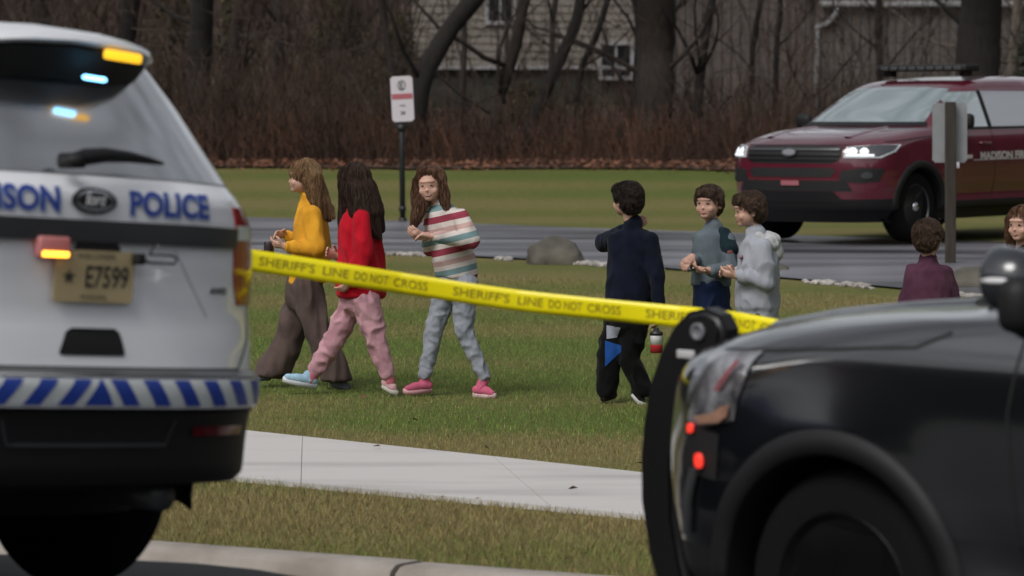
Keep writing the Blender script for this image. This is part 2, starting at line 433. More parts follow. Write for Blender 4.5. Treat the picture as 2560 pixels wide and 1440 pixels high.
# spoiler with dark underside
bm = bmesh.new()
prof = [(.60, 1.735), (.42, 1.728), (.28, 1.712), (.215, 1.695), (.205, 1.678), (.225, 1.668), (.45, 1.66), (.60, 1.70)]
ys = [-.435, -.43, -.41, -.36, -.28, -.15, 0, .15, .28, .36, .41, .43, .435]; rows = []
for y in ys:
    k = abs(y)/.435; rows.append([bm.verts.new((x+.17*k**4+(.02 if k > .995 else 0), y, z-.04*k**2.0-(.0 if k < .99 else .0)+(.0))) for x, z in prof])
for a, b in zip(rows, rows[1:]):
    for i in range(len(prof)): j = (i+1) % len(prof); bm.faces.new((a[i], a[j], b[j], b[i]))
bm.faces.new(rows[0]); bm.faces.new(rows[-1][::-1]); bmesh.ops.recalc_face_normals(bm, faces=bm.faces[:])
obj('spoiler', bm, M_WHITE, wc.root, sharp=40)
bm = bmesh.new(); rows = []
for y in (-.40, -.365, -.33, -.2, 0, .2, .33, .365, .40):
    k = abs(y)/.40; dz = -.04*k**2.0; hh = .098 if k < .85 else (.03 if k > .99 else .085)
    rows.append([bm.verts.new((x+.14*k**4, y, z+dz)) for x, z in ((.235, 1.667), (.225, 1.655), (.24+.08*(hh/.1), 1.66-hh), (.50, 1.60), (.50, 1.667))])
for a, b in zip(rows, rows[1:]):
    for i in range(5): j = (i+1) % 5; bm.faces.new((a[i], a[j], b[j], b[i]))
bm.faces.new(rows[0]); bm.faces.new(rows[-1][::-1]); bmesh.ops.recalc_face_normals(bm, faces=bm.faces[:])
obj('light_housing', bm, M_DARK, wc.root, sharp=40)
for nm, y0, y1, z0, z1, x, m in (('amber_light', -.115, -.25, 1.628, 1.658, .205, M_AMBER), ('blue_light', -.055, -.14, 1.562, 1.576, .235, M_BLUEL)):
    bm = bmesh.new(); k = abs((y0+y1)/2)/.7
    box(bm, (x+.16*k**2.4-.006, (y0+y1)/2, (z0+z1)/2-.04*k**2.2), (.02, abs(y1-y0), z1-z0), Matrix.Rotation(-.09, 4, 'Z') @ Matrix.Rotation(.06, 4, 'X'), .008)
    obj(nm, bm, m, wc.root)
# lettering on the white band: lighter outline below the blue letters
for word, cx in (('MADISON', -.352), ('POLICE', .305)):
    wc.text('lettering', word, .096, cx+.004, 1.190, BK, M_BLUELIGHT, bold=.006, sx=1.06, off=.004)
    wc.text('lettering', word, .096, cx, 1.193, BK, M_BLUE, bold=.002, sx=1.06, off=.006)
em = wc.rear('oval_emblem', ell(0, 1.196, .085, .037), M_DARK, off=.008, thick=.004)
wc.rear('emblem_rim', ell(0, 1.196, .071, .027), M_CHROME, off=.0135, parent=em)
wc.rear('emblem_field', ell(0, 1.196, .065, .023), M_STEEL, off=.0155, parent=em)
wc.text('emblem_script', 'ford', .044, 0, 1.198, BK, M_WHITEPL, bold=.001, off=.018, parent=em, shear=.3)
# dark applique strip under the band
wc.rear('grey_strip', [(-.615, 1.075), (.615, 1.075), (.615, 1.135), (.4, 1.14), (-.4, 1.14), (-.615, 1.135)], M_GREYTRIM, off=.006, thick=.012)
wc.rear('camera_recess', [(-.07, 1.04), (-.03, 1.015), (.08, 1.015), (.12, 1.045), (.10, 1.08), (-.05, 1.08)], M_DARK, off=.014)
# number plate with its writing
M_PLATE = mat('tan_plate', (.50, .40, .22), .45, var=.12, scale=8)
M_INK = mat('plate_ink', (.05, .045, .04), .6)
px0, pz0 = .018, .972
pl = wc.rear('number_plate', [(px0-.15, pz0-.07), (px0-.143, pz0-.077), (px0+.143, pz0-.077), (px0+.15, pz0-.07), (px0+.15, pz0+.07), (px0+.143, pz0+.077), (px0-.143, pz0+.077), (px0-.15, pz0+.07)], M_PLATE, off=.016, thick=.004)
wc.text('plate_number', 'E7599', .094, px0+.045, pz0-.003, BK, M_INK, bold=.0014, sx=.72, off=.0225, parent=pl)
wc.text('plate_text', 'WISCONSIN', .026, px0, pz0+.060, BK, M_INK, sx=1, off=.0225, parent=pl)
wc.text('plate_text', 'MUNICIPAL', .020, px0, pz0-.062, BK, M_INK, sx=1, off=.0225, parent=pl)
star = [(px0-.098+(.026 if k % 2 == 0 else .011)*math.sin(math.pi*k/5), pz0-.002+(.026 if k % 2 == 0 else .011)*math.cos(math.pi*k/5)) for k in range(10)]
wc.rear('plate_star', star, M_INK, off=.0225, parent=pl)
M_BOLT = M_CHROME
# flashing amber / red unit left of the plate
bm = bmesh.new(); box(bm, (.075, .150, 1.055), (.03, .115, .062), None, .008); ou = obj('light_unit', bm, mat('red_housing', (.42, .20, .20), .3, emit=(1, .1, .05), es=.06), wc.root)
bm = bmesh.new(); box(bm, (.062, .148, 1.034), (.012, .10, .016), None, .005); obj('orange_light', bm, M_ORANGEL, ou)
# wire loop at the right of the plate
bm = bmesh.new(); tube(bm, [(.06, -.16, 1.045), (.05, -.20, 1.02), (.05, -.30, 1.02), (.05, -.31, 1.035), (.05, -.29, 1.045), (.05, -.20, 1.045), (.055, -.23, 1.085)], .004, 6)
box(bm, (.055, -.165, 1.03), (.03, .035, .035), None, .006); obj('wire_bracket', bm, M_DARK, wc.root)
# tailgate handle recess
hb = wc.rear('tailgate_handle', [(-.095, .737), (.145, .737), (.15, .747), (.132, .806), (.12, .813), (-.06, .813), (-.073, .806), (-.10, .747)], M_DARK, off=.004)
wc.rear('handle_edge', [(-.055, .811), (.115, .811), (.117, .817), (-.057, .817)], M_BLACK, off=.007, parent=hb)
# tailgate seams
wc.seam('tailgate_seam', [(-.76, 1.08), (-.74, .80), (-.66, .70), (.66, .70), (.74, .80), (.76, 1.08)], BK, w=.009)
wc.seam('panel_crease', [(.34, 1.06), (.47, .90), (.50, .86)], BK, w=.006, m=mat('paint_crease', (.5, .51, .53), .3))
wc.text('badge', 'AWD', .026, .55, .94, BK, M_STEEL, bold=.001, sx=1.3)
# bumper: grey ledge, chevron strip, lower dark bumper
wc.rear('bumper_ledge', [(-.95, .676), (.95, .676), (.93, .699), (-.93, .699)], M_GREYTRIM, off=.006, step=.05)
st = wc.patch('chevron_strip', rect(-.985, .595, .985, .668), BK, M_REFLW, off=.004)
w_, k = .062, 0
for side in (1, -1):
    for i in range(9):
        a = side*(.035+i*.125); b = a+side*w_; lean = -side*.06
        if i == 0:
            if side == 1: wc.patch('blue_chevron', [(-.055, .595), (.055, .595), (.004, .668), (-.004, .668)], BK, M_BLUE, off=.0065, parent=st)
        lo = [a+side*.06, b+side*.06]; hi = [a, b]
        if max(map(abs, lo+hi)) > .985: continue
        wc.patch('blue_chevron', [(lo[0], .595), (lo[1], .595), (hi[1], .668), (hi[0], .668)] if side > 0 else [(lo[1], .595), (lo[0], .595), (hi[0], .668), (hi[1], .668)], BK, M_BLUE, off=.0065, parent=st)
for sg in (1, -1):
    # tail lamp: wraps the corner, red / white / red
    dd = (-1, -sg*.9, 0); dl, rr, uu = wc.frame(dd)
    def corner_a(y, x): return (Vector((x-2.5, y, 0))).dot(rr)
    def lampoly(z0, z1, w0=.90, w1=.985): 
        g = lambda z: -1.072-.045*min(1, max(0, (z-.90)/.12))
        q = [(g(z0), z0), (-.92, z0), (-.92, z1), (g(z1), z1)]
        if z0 < 1 < z1: q.append((g(1.0), 1.0))
        return q if sg > 0 else [(-a, b) for a, b in q][::-1]
    tl = wc.patch('tail_lamp', lampoly(.90, 1.20), dd, M_RED, off=.002, thick=.004)
    wc.patch('reversing_lens', lampoly(1.10, 1.145), dd, M_LENSW, off=.008, parent=tl)
    wc.patch('reflector', [(sg*.54-.13, .500), (sg*.54+.13, .503), (sg*.54+.13, .532), (sg*.54-.13, .530)], BK, mat('dark_red_reflector', (.10, .006, .012), .2, coat=1), off=.007)
    wc.seam('bumper_crease', [(sg*.33, .55), (sg*.30, .475), (0, .470)], BK, w=.008, m=M_GREYTRIM, off=.004)
    wc.sseam('bumper_seam', [(.55, .70), (.80, .60), (.9, .45)], sg)
wc.seam('bumper_grey_line', [(-.28, .475), (.30, .475)], BK, w=.012, m=M_GREYTRIM, off=.006)  # thin grey line low on the dark bumper
# exhaust pipe and underbody
bm = bmesh.new(); tube(bm, [(.16, -.40, .31), (.30, -.40, .31), (.8, -.42, .33)], [.046, .046, .055], 16); obj('exhaust_pipe', bm, M_GREYTRIM, wc.root)
bm = bmesh.new(); box(bm, (.85, 0, .36), (1.0, 1.2, .10), None, .03); box(bm, (1.14, 0, .33), (.16, 1.5, .12), None, .03); box(bm, (2.6, 0, .27), (2.6, 1.6, .06), None, .02); box(bm, (.7, .35, .33), (.6, .5, .2), None, .05)
obj('underbody', bm, M_DARK, wc.root)
wc.place((.07, 0, 1.20), at(240, 500, 11.43), R(180-45), roll=.07)

# ================================================================ front details shared by the black and the maroon car
def front_details(c, headm, lit=True, HL=None):
    F = (1, 0, 0)
    gr = c.front('grille', [(-.60, .90), (-.50, .845), (.50, .845), (.60, .90), (.62, 1.01), (.5, 1.025), (-.5, 1.025), (-.62, 1.01)], M_DARK, off=.004)
    for zz in (.985, .935, .885): c.seam('grille_bar', [(-.58, zz), (.58, zz)], F, w=.017, m=M_STEEL if zz != .985 else M_GREYTRIM, off=.02).parent = gr
    em = c.front('oval_emblem', ell(0, .955, .095, .040), M_GREYTRIM, off=.028, thick=.006, parent=gr)
    c.front('emblem_field', ell(0, .955, .078, .028), mat('grey_emblem', (.25, .25, .27), .3, metal=.6), off=.036, parent=em)
    c.front('lower_grille', [(-.56, .77), (-.50, .70), (.50, .70), (.56, .77), (.5, .80), (-.5, .80)], M_DARK, off=.004)
    c.front('front_skid', [(-.62, .44), (.62, .44), (.52, .55), (-.52, .55)], M_STEEL, off=.007)
    c.front('lower_intake', [(-.72, .555), (.72, .555), (.66, .665), (-.66, .665)], M_DARK, off=.004)
    for sg in (1, -1):
        dd = (1, sg*.55, 0); dl, rr, uu = c.frame(dd)
        f = lambda x, y: Vector((x-2.5, sg*y, 0)).dot(rr)
        if HL:
            c.patch('lower_corner_recess', [(sg*a, b) for a, b in ((-.70, .70), (-.56, .68), (-.55, .82), (-.665, .845))], (1, sg*.9, 0), M_DARK, off=.004)
            hl = c.patch('headlight', [(sg*a, b) for a, b in HL], (1, sg*.9, 0), mat('headlight_optics', (.62, .62, .64), .22, metal=.75, coat=1, col2=(.10, .09, .095), scale=9, detail=3, ramp=(.40, .60), bump=1, bscale=16, stretch=(1, 1, .45)), off=.006, thick=.006)
            continue
        hl = c.patch('headlight', [(f(4.90, .64), .905), (f(4.64, .93), .90), (f(4.40, .965), .965), (f(4.30, .965), 1.035), (f(4.62, .90), 1.035), (f(4.87, .66), 1.015)], dd, M_LENSW if lit else M_LENSW, off=.006, thick=.008)
        c.patch('headlight_housing', [(f(4.895, .655), .915), (f(4.66, .92), .912), (f(4.44, .96), .972), (f(4.36, .962), 1.026), (f(4.62, .895), 1.026), (f(4.86, .67), 1.005)], dd, mat('lamp_housing', (.10, .105, .11), .25, metal=.6, coat=1), off=.016, parent=hl)
        for (xa, ya, r_) in ((4.86, .73, .036), (4.78, .82, .034)):
            c.patch('headlight_bulb', ell(f(xa, ya), .962, r_*1.3, r_), dd, headm, off=.021, parent=hl)
        c.patch('headlight_strip', [(f(4.885, .665), .918), (f(4.70, .89), .915), (f(4.70, .89), .935), (f(4.885, .665), .940)], dd, headm, off=.021, parent=hl)
        fg = c.patch('fog_light_recess', [(f(4.93, .60), .66), (f(4.80, .80), .64), (f(4.66, .93), .66), (f(4.60, .96), .79), (f(4.80, .82), .80), (f(4.93, .62), .77)], dd, M_DARK, off=.005)
        c.patch('fog_light', ell(f(4.76, .84), .72, .06, .036), dd, M_GREYTRIM, off=.012, parent=fg)
    c.seam('bonnet_front_seam', [(-.66, 1.035), (.66, 1.035)], F, w=.01)
    for sg in (1, -1):
        # bonnet side seam along the fender top
        c.sseam('bonnet_seam', [(4.50, 1.062), (4.2, 1.083), (3.9, 1.105), (3.70, 1.118), (3.58, 1.165)], sg, w=.011)
        bm = bmesh.new(); prev = []
        for (x, y) in [(4.62, .50), (4.35, .52), (4.05, .50), (3.85, .46)]:
            cur = []
            for dy, up in ((-.05, .0), (-.02, .012), (.02, .012), (.05, .0)):
                loc, n, _, _ = c.bvh.ray_cast(Vector((x, sg*(y+dy), 3)), Vector((0, 0, -1)), 4); cur.append(bm.verts.new(loc+Vector((0, 0, up+.001))))
            if prev:
                for k in range(3): bm.faces.new((prev[k], prev[k+1], cur[k+1], cur[k]))
            prev = cur
        bmesh.ops.recalc_face_normals(bm, faces=bm.faces[:]); obj('bonnet_bulge', bm, c.paint, c.root)

# ================================================================ maroon fire department car
mc = Car('fire_department_car', 'maroon sport utility vehicle with headlights on, parked on the driveway by the woods', M_MAROON, 'car', rim=mat('grey_wheel', (.10, .10, .105), .4, metal=.5))
mc.glasshouse(M_WSHIELD)
front_details(mc, M_HEADL)
mc.front('front_plate', rect(-.10, .615, .13, .665), mat('pink_plate', (.35, .12, .14), .4), off=.014, thick=.004)
M_GREYLET = mat('grey_stripe', (.5, .48, .46), .4)
mc.side('side_stripe', rect(3.0, .865, 3.62, .905), 1, M_GREYLET, off=.004)
mc.side('side_stripe', rect(.8, .865, 1.55, .905), 1, M_GREYLET, off=.004)
mc.side('side_band', rect(1.6, .842, 2.98, .852), 1, M_GREYLET, off=.004)
mc.text('lettering', 'MADISON FIRE', .115, .12, .885, (0, 1, 0), M_GREYLET, bold=.005, sx=1.25, off=.008)
mc.seam('body_crease', [(-1.0, .80), (1.9, .79)], (0, 1, 0), w=.010, m=M_MAROON)
bm = bmesh.new(); box(bm, (2.35, 0, 1.845), (.28, 1.18, .075), None, .02); box(bm, (2.35, .50, 1.79), (.1, .1, .08)); box(bm, (2.35, -.50, 1.79), (.1, .1, .08))
lb = obj('light_bar', bm, M_DARK, mc.root)
bm = bmesh.new()
for k in range(9): box(bm, (2.495, -.48+k*.12, 1.84), (.012, .09, .04), None, .004)
obj('light_bar_lens', bm, M_GREYTRIM, lb)
bm = bmesh.new(); box(bm, (2.5, 0, .27), (4.0, 1.5, .08), None, .02); obj('underbody', bm, M_DARK, mc.root)
mc.place((4.0, .95, .372), at(2292, 517, 40.6), R(180+50), roll=.01)

# ================================================================ black police car (only its front end in view)
bc = Car('police_car', 'black police car at the right with a push bumper, seen from its side', M_BLACKPAINT)
bc.glasshouse()
front_details(bc, mat('dim_lamp', (.5, .5, .52), .2), False, [(-.690, 1.056), (-.478, 1.073), (-.488, .99), (-.503, .91), (-.507, .866), (-.60, .835), (-.665, .855), (-.645, .955)])
for k in list(bc.root.children):
    if k.name.startswith('fog_light_recess'):
        pass
# amber turn lens and red flashers at the corner of the car
dd = (1, .9, 0); dl, rr, uu = bc.frame(dd); f = lambda x, y: Vector((x-2.5, y, 0)).dot(rr)
M_TURN = mat('amber_lens', (.34, .19, .13), .25, coat=1, var=.3, scale=20)
bc.patch('turn_lens', [(-.60, .848), (-.54, .858), (-.515, .88), (-.513, .915), (-.535, .905), (-.565, .882), (-.625, .866)], dd, M_TURN, off=.024)
bc.patch('chrome_reflector', [(-.668, .90), (-.648, .90), (-.625, 1.02), (-.655, 1.03)], dd, M_CHROME, off=.024)
bc.patch('red_streak_lens', [(-.565, .95), (-.548, .95), (-.508, 1.035), (-.522, 1.038)], dd, mat('dull_red_lens', (.22, .05, .06), .3, coat=1), off=.024)  # muted red streak across the headlight
bc.patch('grey_strut', [(-.64, .71), (-.615, .71), (-.70, .50), (-.73, .50)], dd, M_GREYTRIM, off=.012, thick=.01)
for (xx, zz, s_) in ((-.637, .831, .012), (-.603, .737, .019)):
    bc.patch('red_flasher', ell(xx, zz, s_*.55, s_*1.2), dd, M_REDL, off=.016, thick=.01)
# push bumper
bm = bmesh.new()
def plate(bm, y, t, outline):
    a = [bm.verts.new((x, y-t/2, z)) for x, z in outline]; b = [bm.verts.new((x, y+t/2, z)) for x, z in outline]
    bm.faces.new(a); bm.faces.new(b[::-1])
    for i in range(len(a)): j = (i+1) % len(a); bm.faces.new((a[i], b[i], b[j], a[j]))
outl = [(4.95, .30), (5.10, .30), (5.15, .44), (5.18, .60), (5.18, .74), (5.165, .86), (5.135, .98), (5.085, 1.09), (5.02, 1.18), (4.96, 1.225), (4.89, 1.24), (4.83, 1.22), (4.80, 1.175), (4.81, 1.12), (4.85, 1.06), (4.93, .96), (4.985, .85), (5.02, .74), (5.02, .56), (4.99, .42)]
outl = [(x+.045, z-.095) for x, z in outl]
for y in (.47,): plate(bm, y, .10, outl)
bmesh.ops.recalc_face_normals(bm, faces=bm.faces[:])
bmesh.ops.bevel(bm, geom=[e for e in bm.edges if e.calc_face_angle(0) > .8], offset=.022, segments=3, affect='EDGES')
pbm = obj('push_bumper', bm, M_STEEL, bc.root, sharp=35)
bm = bmesh.new()
for z, x in ((1.14, 4.96), (.98, 5.10), (.78, 5.14), (.58, 5.12)): tube(bm, [(x-.02, .02, z-.12), (x-.02, .46, z-.12)], .03, 12)
obj('cross_tube', bm, M_STEEL, pbm)
bm = bmesh.new(); lathe(bm, [(.0, .036), (.02, .036), (.024, .026), (.014, .022), (.014, .001)], Matrix.Translation((4.945, .52, 1.07)) @ Matrix.Diagonal((.8, .6, .8, 1)), 20); obj('bumper_light', bm, mat('grey_lamp', (.16, .16, .175), .35), pbm)
bm = bmesh.new(); box(bm, (5.0, .524, .995), (.075, .010, .028), Matrix.Rotation(.0, 4, 'Y'), .004); obj('bumper_badge', bm, mat('pale_badge', (.5, .5, .5), .4), pbm)
bm = bmesh.new(); box(bm, (2.5, 0, .30), (4.2, 1.5, .10), None, .02); obj('underbody', bm, M_DARK, bc.root)
# spotlight on the windscreen pillar
sp = bpy.data.objects.new('spotlight', None); COL.objects.link(sp); sp.parent = bc.root; sp.location = (3.375, .92, 1.325)
sp.rotation_euler = (0, 0, R(0))
bm = bmesh.new(); lathe(bm, [(-.085, .001), (-.083, .03), (-.07, .058), (-.04, .080), (0, .090), (.04, .094), (.055, .092), (.058, .085)], Matrix.Rotation(R(-90), 4, 'Z'), 28); obj('spotlight_shell', bm, mat('gloss_black_shell', (.02, .023, .028), .2, coat=.8), sp)
bm = bmesh.new(); bmesh.ops.create_uvsphere(bm, u_segments=16, v_segments=8, radius=1, matrix=Matrix.Translation((.01, .082, .0)) @ Matrix.Diagonal((.055, .016, .011, 1))); obj('reflection_streak', bm, M_WHITEPL, sp)  # white sliver stands in for the lens edge's reflection on the shell
bm = bmesh.new(); lathe(bm, [(.052, .086), (.060, .05), (.064, .001)], Matrix.Rotation(R(-90), 4, 'Z'), 28); obj('spotlight_lens', bm, M_LENSW, sp)
bm = bmesh.new(); tube(bm, [(0, -.01, -.08), (-.01, -.02, -.13), (-.05, -.04, -.19)], [.022, .02, .018], 10); obj('spotlight_arm', bm, M_STEEL, sp)
bc.place((4.0, .98, .372), at(2090, 1492, 11.25), R(180-45), roll=-.02)
# ================================================================ terrain
CN = Vector((.616, .788)); CU = Vector((-.788, .616)); C0 = 11.746
def q_of(x, y): return .616*x+.788*y-C0
def u_of(x, y): return -.788*x+.616*y
def sstep(a, b, t):
    t = min(1, max(0, (t-a)/(b-a))); return t*t*(3-2*t)
def lawn_z(x, y):
    z = -.22+(-.03)*sstep(18, 24, y)+.10*sstep(28, 38, y)
    z += .37*sstep(47, 57, y)
    if y > 60: z += .04*(y-60)+.12*max(0, y-82)+0.03*math.sin(x*.7)*sstep(60, 66, y)
    return z
wheel_z = {}
def road_z(x, y):
    # inverse distance blend of the road surface under the two parked police cars and the gutter
    q = q_of(x, y); num = 0; den = 0
    for (cx, cy, cz) in ROADPTS:
        w = 1/(((x-cx)**2+(y-cy)**2)**2+.02); num += w*cz; den += w
    g = 1/((abs(q)**2*1.0)**2+.02)*1.5; num += g*(-.34); den += g
    w = .004; num += w*(-.1); den += w
    return num/den
def car_contacts(c):
    out = []
    for hx in HUBS:
        for sg in (1, -1):
            p = c.root.matrix_world @ Vector((hx, sg*.84, -c.drop)); out.append((p.x, p.y, p.z))
    return out
ROADPTS = car_contacts(wc)+car_contacts(bc)
SW = [(-1.315-6*.788, 18.56+6*.616+.0), (-1.315, 18.56), (.568, 17.03), (.568+8*.788, 17.03-8*.616)]

M_GRASSG = mat('lawn_soil', (.085, .11, .032), .9, col2=(.15, .125, .055), scale=.9, detail=8, ramp=(.38, .62), bump=.6, bscale=40, coord='Object')
def lawn_material(name, green, dry, thatch, pivot, soft, blades=False):
    m = bpy.data.materials.new(name); m.use_nodes = True; n = m.node_tree; b = n.nodes['Principled BSDF']; b.inputs['Roughness'].default_value = .85; b.inputs['Specular IOR Level'].default_value = .15
    g = n.nodes.new('ShaderNodeNewGeometry'); sx = n.nodes.new('ShaderNodeSeparateXYZ'); n.links.new(g.outputs['Position'], sx.inputs[0])
    z1 = n.nodes.new('ShaderNodeTexNoise'); z1.inputs['Scale'].default_value = .7; z1.inputs['Detail'].default_value = 6
    mpn = n.nodes.new('ShaderNodeMapping'); mpn.inputs['Scale'].default_value = (1.0, .45, 1); n.links.new(g.outputs['Position'], mpn.inputs[0]); n.links.new(mpn.outputs[0], z1.inputs['Vector'])
    z2 = n.nodes.new('ShaderNodeTexNoise'); z2.inputs['Scale'].default_value = 14; z2.inputs['Detail'].default_value = 5; n.links.new(g.outputs['Position'], z2.inputs['Vector'])
    # distance from the kerb line: dry near the pavement, greener further in
    ma = n.nodes.new('ShaderNodeMath'); ma.operation = 'MULTIPLY'; ma.inputs[1].default_value = .616; n.links.new(sx.outputs[0], ma.inputs[0])
    mb = n.nodes.new('ShaderNodeMath'); mb.operation = 'MULTIPLY_ADD'; mb.inputs[1].default_value = .788; n.links.new(sx.outputs[1], mb.inputs[0]); n.links.new(ma.outputs[0], mb.inputs[2])
    mc_ = n.nodes.new('ShaderNodeMath'); mc_.operation = 'MULTIPLY_ADD'; mc_.inputs[1].default_value = 2.6; n.links.new(z1.outputs[0], mc_.inputs[0]); n.links.new(mb.outputs[0], mc_.inputs[2])
    def mr(a, b2, c, d, src):
        r = n.nodes.new('ShaderNodeMapRange'); r.inputs[1].default_value = a; r.inputs[2].default_value = b2; r.inputs[3].default_value = c; r.inputs[4].default_value = d; n.links.new(src, r.inputs[0]); return r.outputs[0]
    k1 = mr(C0+4.4+1.3, C0+6.0+1.3, 0, 1, mc_.outputs[0])       # 0 dry .. 1 green
    k2 = mr(C0+9.5+1.3, C0+14+1.3, 0, .75, mc_.outputs[0])    # dry again further in
    k3 = mr(C0+28+1.3, C0+33+1.3, 0, .75, mc_.outputs[0])
    s1 = n.nodes.new('ShaderNodeMath'); s1.operation = 'SUBTRACT'; n.links.new(k1, s1.inputs[0]); n.links.new(k2, s1.inputs[1])
    s2 = n.nodes.new('ShaderNodeMath'); s2.operation = 'ADD'; n.links.new(s1.outputs[0], s2.inputs[0]); n.links.new(k3, s2.inputs[1])
    w1 = n.nodes.new('ShaderNodeMath'); w1.operation = 'MULTIPLY'; w1.inputs[1].default_value = 2.1; n.links.new(sx.outputs[1], w1.inputs[0])
    w2 = n.nodes.new('ShaderNodeMath'); w2.operation = 'SINE'; n.links.new(w1.outputs[0], w2.inputs[0])
    w3 = n.nodes.new('ShaderNodeMath'); w3.operation = 'MULTIPLY_ADD'; w3.inputs[1].default_value = .38; n.links.new(w2.outputs[0], w3.inputs[0]); n.links.new(s2.outputs[0], w3.inputs[2])
    s3 = n.nodes.new('ShaderNodeMath'); s3.operation = 'ADD'; s3.use_clamp = True; n.links.new(w3.outputs[0], s3.inputs[0]); n.links.new(mr(.3, .7, -.5, .5, z2.outputs[0]), s3.inputs[1])
    m1 = n.nodes.new('ShaderNodeMix'); m1.data_type = 'RGBA'; m1.inputs[6].default_value = (*dry, 1); m1.inputs[7].default_value = (*green, 1); n.links.new(s3.outputs[0], m1.inputs[0])
    z3 = n.nodes.new('ShaderNodeTexNoise'); z3.inputs['Scale'].default_value = 45; z3.inputs['Detail'].default_value = 4; n.links.new(g.outputs['Position'], z3.inputs['Vector'])
    m2 = n.nodes.new('ShaderNodeMix'); m2.data_type = 'RGBA'; m2.blend_type = 'MIX'; n.links.new(mr(.44, .64, 0, .85, z3.outputs[0]), m2.inputs[0]); n.links.new(m1.outputs[2], m2.inputs[6]); m2.inputs[7].default_value = (*thatch, 1)
    out = m2.outputs[2]
    if blades:
        at_ = n.nodes.new('ShaderNodeAttribute'); at_.attribute_name = 'tone'; m3 = n.nodes.new('ShaderNodeMix'); m3.data_type = 'RGBA'; m3.blend_type = 'MULTIPLY'; m3.inputs[0].default_value = 1
        n.links.new(out, m3.inputs[6]); n.links.new(at_.outputs['Color'], m3.inputs[7]); out = m3.outputs[2]
    n.links.new(out, b.inputs['Base Color'])
    if not blades:
        bp = n.nodes.new('ShaderNodeBump'); bp.inputs['Strength'].default_value = .8; bp.inputs['Distance'].default_value = .03; n.links.new(z3.outputs[0], bp.inputs['Height']); n.links.new(bp.outputs[0], b.inputs['Normal'])
    return m
GREEN, DRY, THATCH = (.083, .132, .020), (.185, .165, .058), (.125, .10, .042)
M_LAWN = lawn_material('lawn', GREEN, DRY, THATCH, 0, 0)
M_BLADE = lawn_material('grass_blades', (.165, .265, .050), (.31, .26, .11), (.18, .13, .08), 0, 0, True)

def sheet(name, x0, x1, nx, y0, y1, ny, zf, m, test=None):
    vs = []; idx = {}; fs = []
    xs = np.linspace(x0, x1, nx); ys = y0+(y1-y0)*np.linspace(0, 1, ny)
    for j, y in enumerate(ys):
        for i, x in enumerate(xs): vs.append((x, y, zf(x, y)))
    for j in range(ny-1):
        for i in range(nx-1):
            a = j*nx+i; fs.append((a, a+1, a+nx+1, a+nx))
    return tag(pydata(name, vs, fs, m), kind='structure')

def qu(q, u): # back to x, y
    q += C0; return (.616*q-.788*u, .788*q+.616*u)
def kshift(u): return .152*(11.23-max(u, 6.5))-.135
def strip(name, qs, us, zf, m, smooth=True, sharp=None):
    vs = []; fs = []; n = len(qs)
    for u in us:
        for q in qs:
            qq, dz = (q if isinstance(q, tuple) else (q, 0)); qq = qq+kshift(u) if qq < .2 else qq; x, y = qu(qq, u); vs.append((x, y, zf(x, y)+dz))
    for j in range(len(us)-1):
        for i in range(n-1): a = j*n+i; fs.append((a, a+n, a+n+1, a+1))
    return tag(pydata(name, vs, fs, m, None, smooth, sharp), kind='structure')
US = list(np.arange(-8, 40, .25))
# lawn reaching from the kerb to beyond the woods
QS = [.16]+list(np.arange(1.0, 46, .5))+list(np.arange(46, 160, 4))
UL = list(np.arange(-70, 110, 1.0))
strip('lawn', QS, UL, lambda x, y: lawn_z(x, y), M_LAWN)
# road in front and behind the camera
M_ASPH = mat('asphalt', (.045, .045, .047), .75, col2=(.03, .03, .032), scale=1.2, detail=8, bump=.4, bscale=90)
strip('road', list(np.arange(-16, -.0, .3))+[-.02], US, road_z, M_ASPH)
tag(pydata('ground', [(-400, -400, -1.2), (400, -400, -1.2), (400, 400, -1.2), (-400, 400, -1.2)], [(0, 1, 2, 3)], mat('far_ground', (.06, .07, .03), .9, col2=(.1, .085, .05), scale=.05)), kind='structure')
# kerb: concrete with joints
M_KERB = mat('kerb_concrete', (.42, .38, .34), .8, col2=(.27, .235, .20), scale=3, detail=8, bump=.3, bscale=50)
tops = -.20
kerbs = []
def kz(x, y): return 0
root = None
bmk = bmesh.new(); L_ = 3.0; u0 = 3.6
for i in range(-4, 12):
    a, b = 9.82+i*L_+.012, 9.82+(i+1)*L_-.012; prof = [(-.86, -.42), (-.84, -.345), (-.10, -.325), (-.06, -.31), (-.035, -.225), (-.005, -.203), (.03, -.198), (.15, -.198), (.175, -.215), (.175, -.40)]
    r0 = []; r1 = []
    for qq, zz in prof:
        for r_, uu in ((r0, a), (r1, b)): x, y = qu(qq+kshift(uu), uu); r_.append(bmk.verts.new((x, y, zz+.006*math.sin(i*2.1))))
    for k in range(len(prof)-1): bmk.faces.new((r0[k], r0[k+1], r1[k+1], r1[k]))
    bmk.faces.new(r0); bmk.faces.new(r1[::-1])
bmesh.ops.recalc_face_normals(bmk, faces=bmk.faces[:])
tag(obj('kerb', bmk, M_KERB, sharp=40), kind='structure')
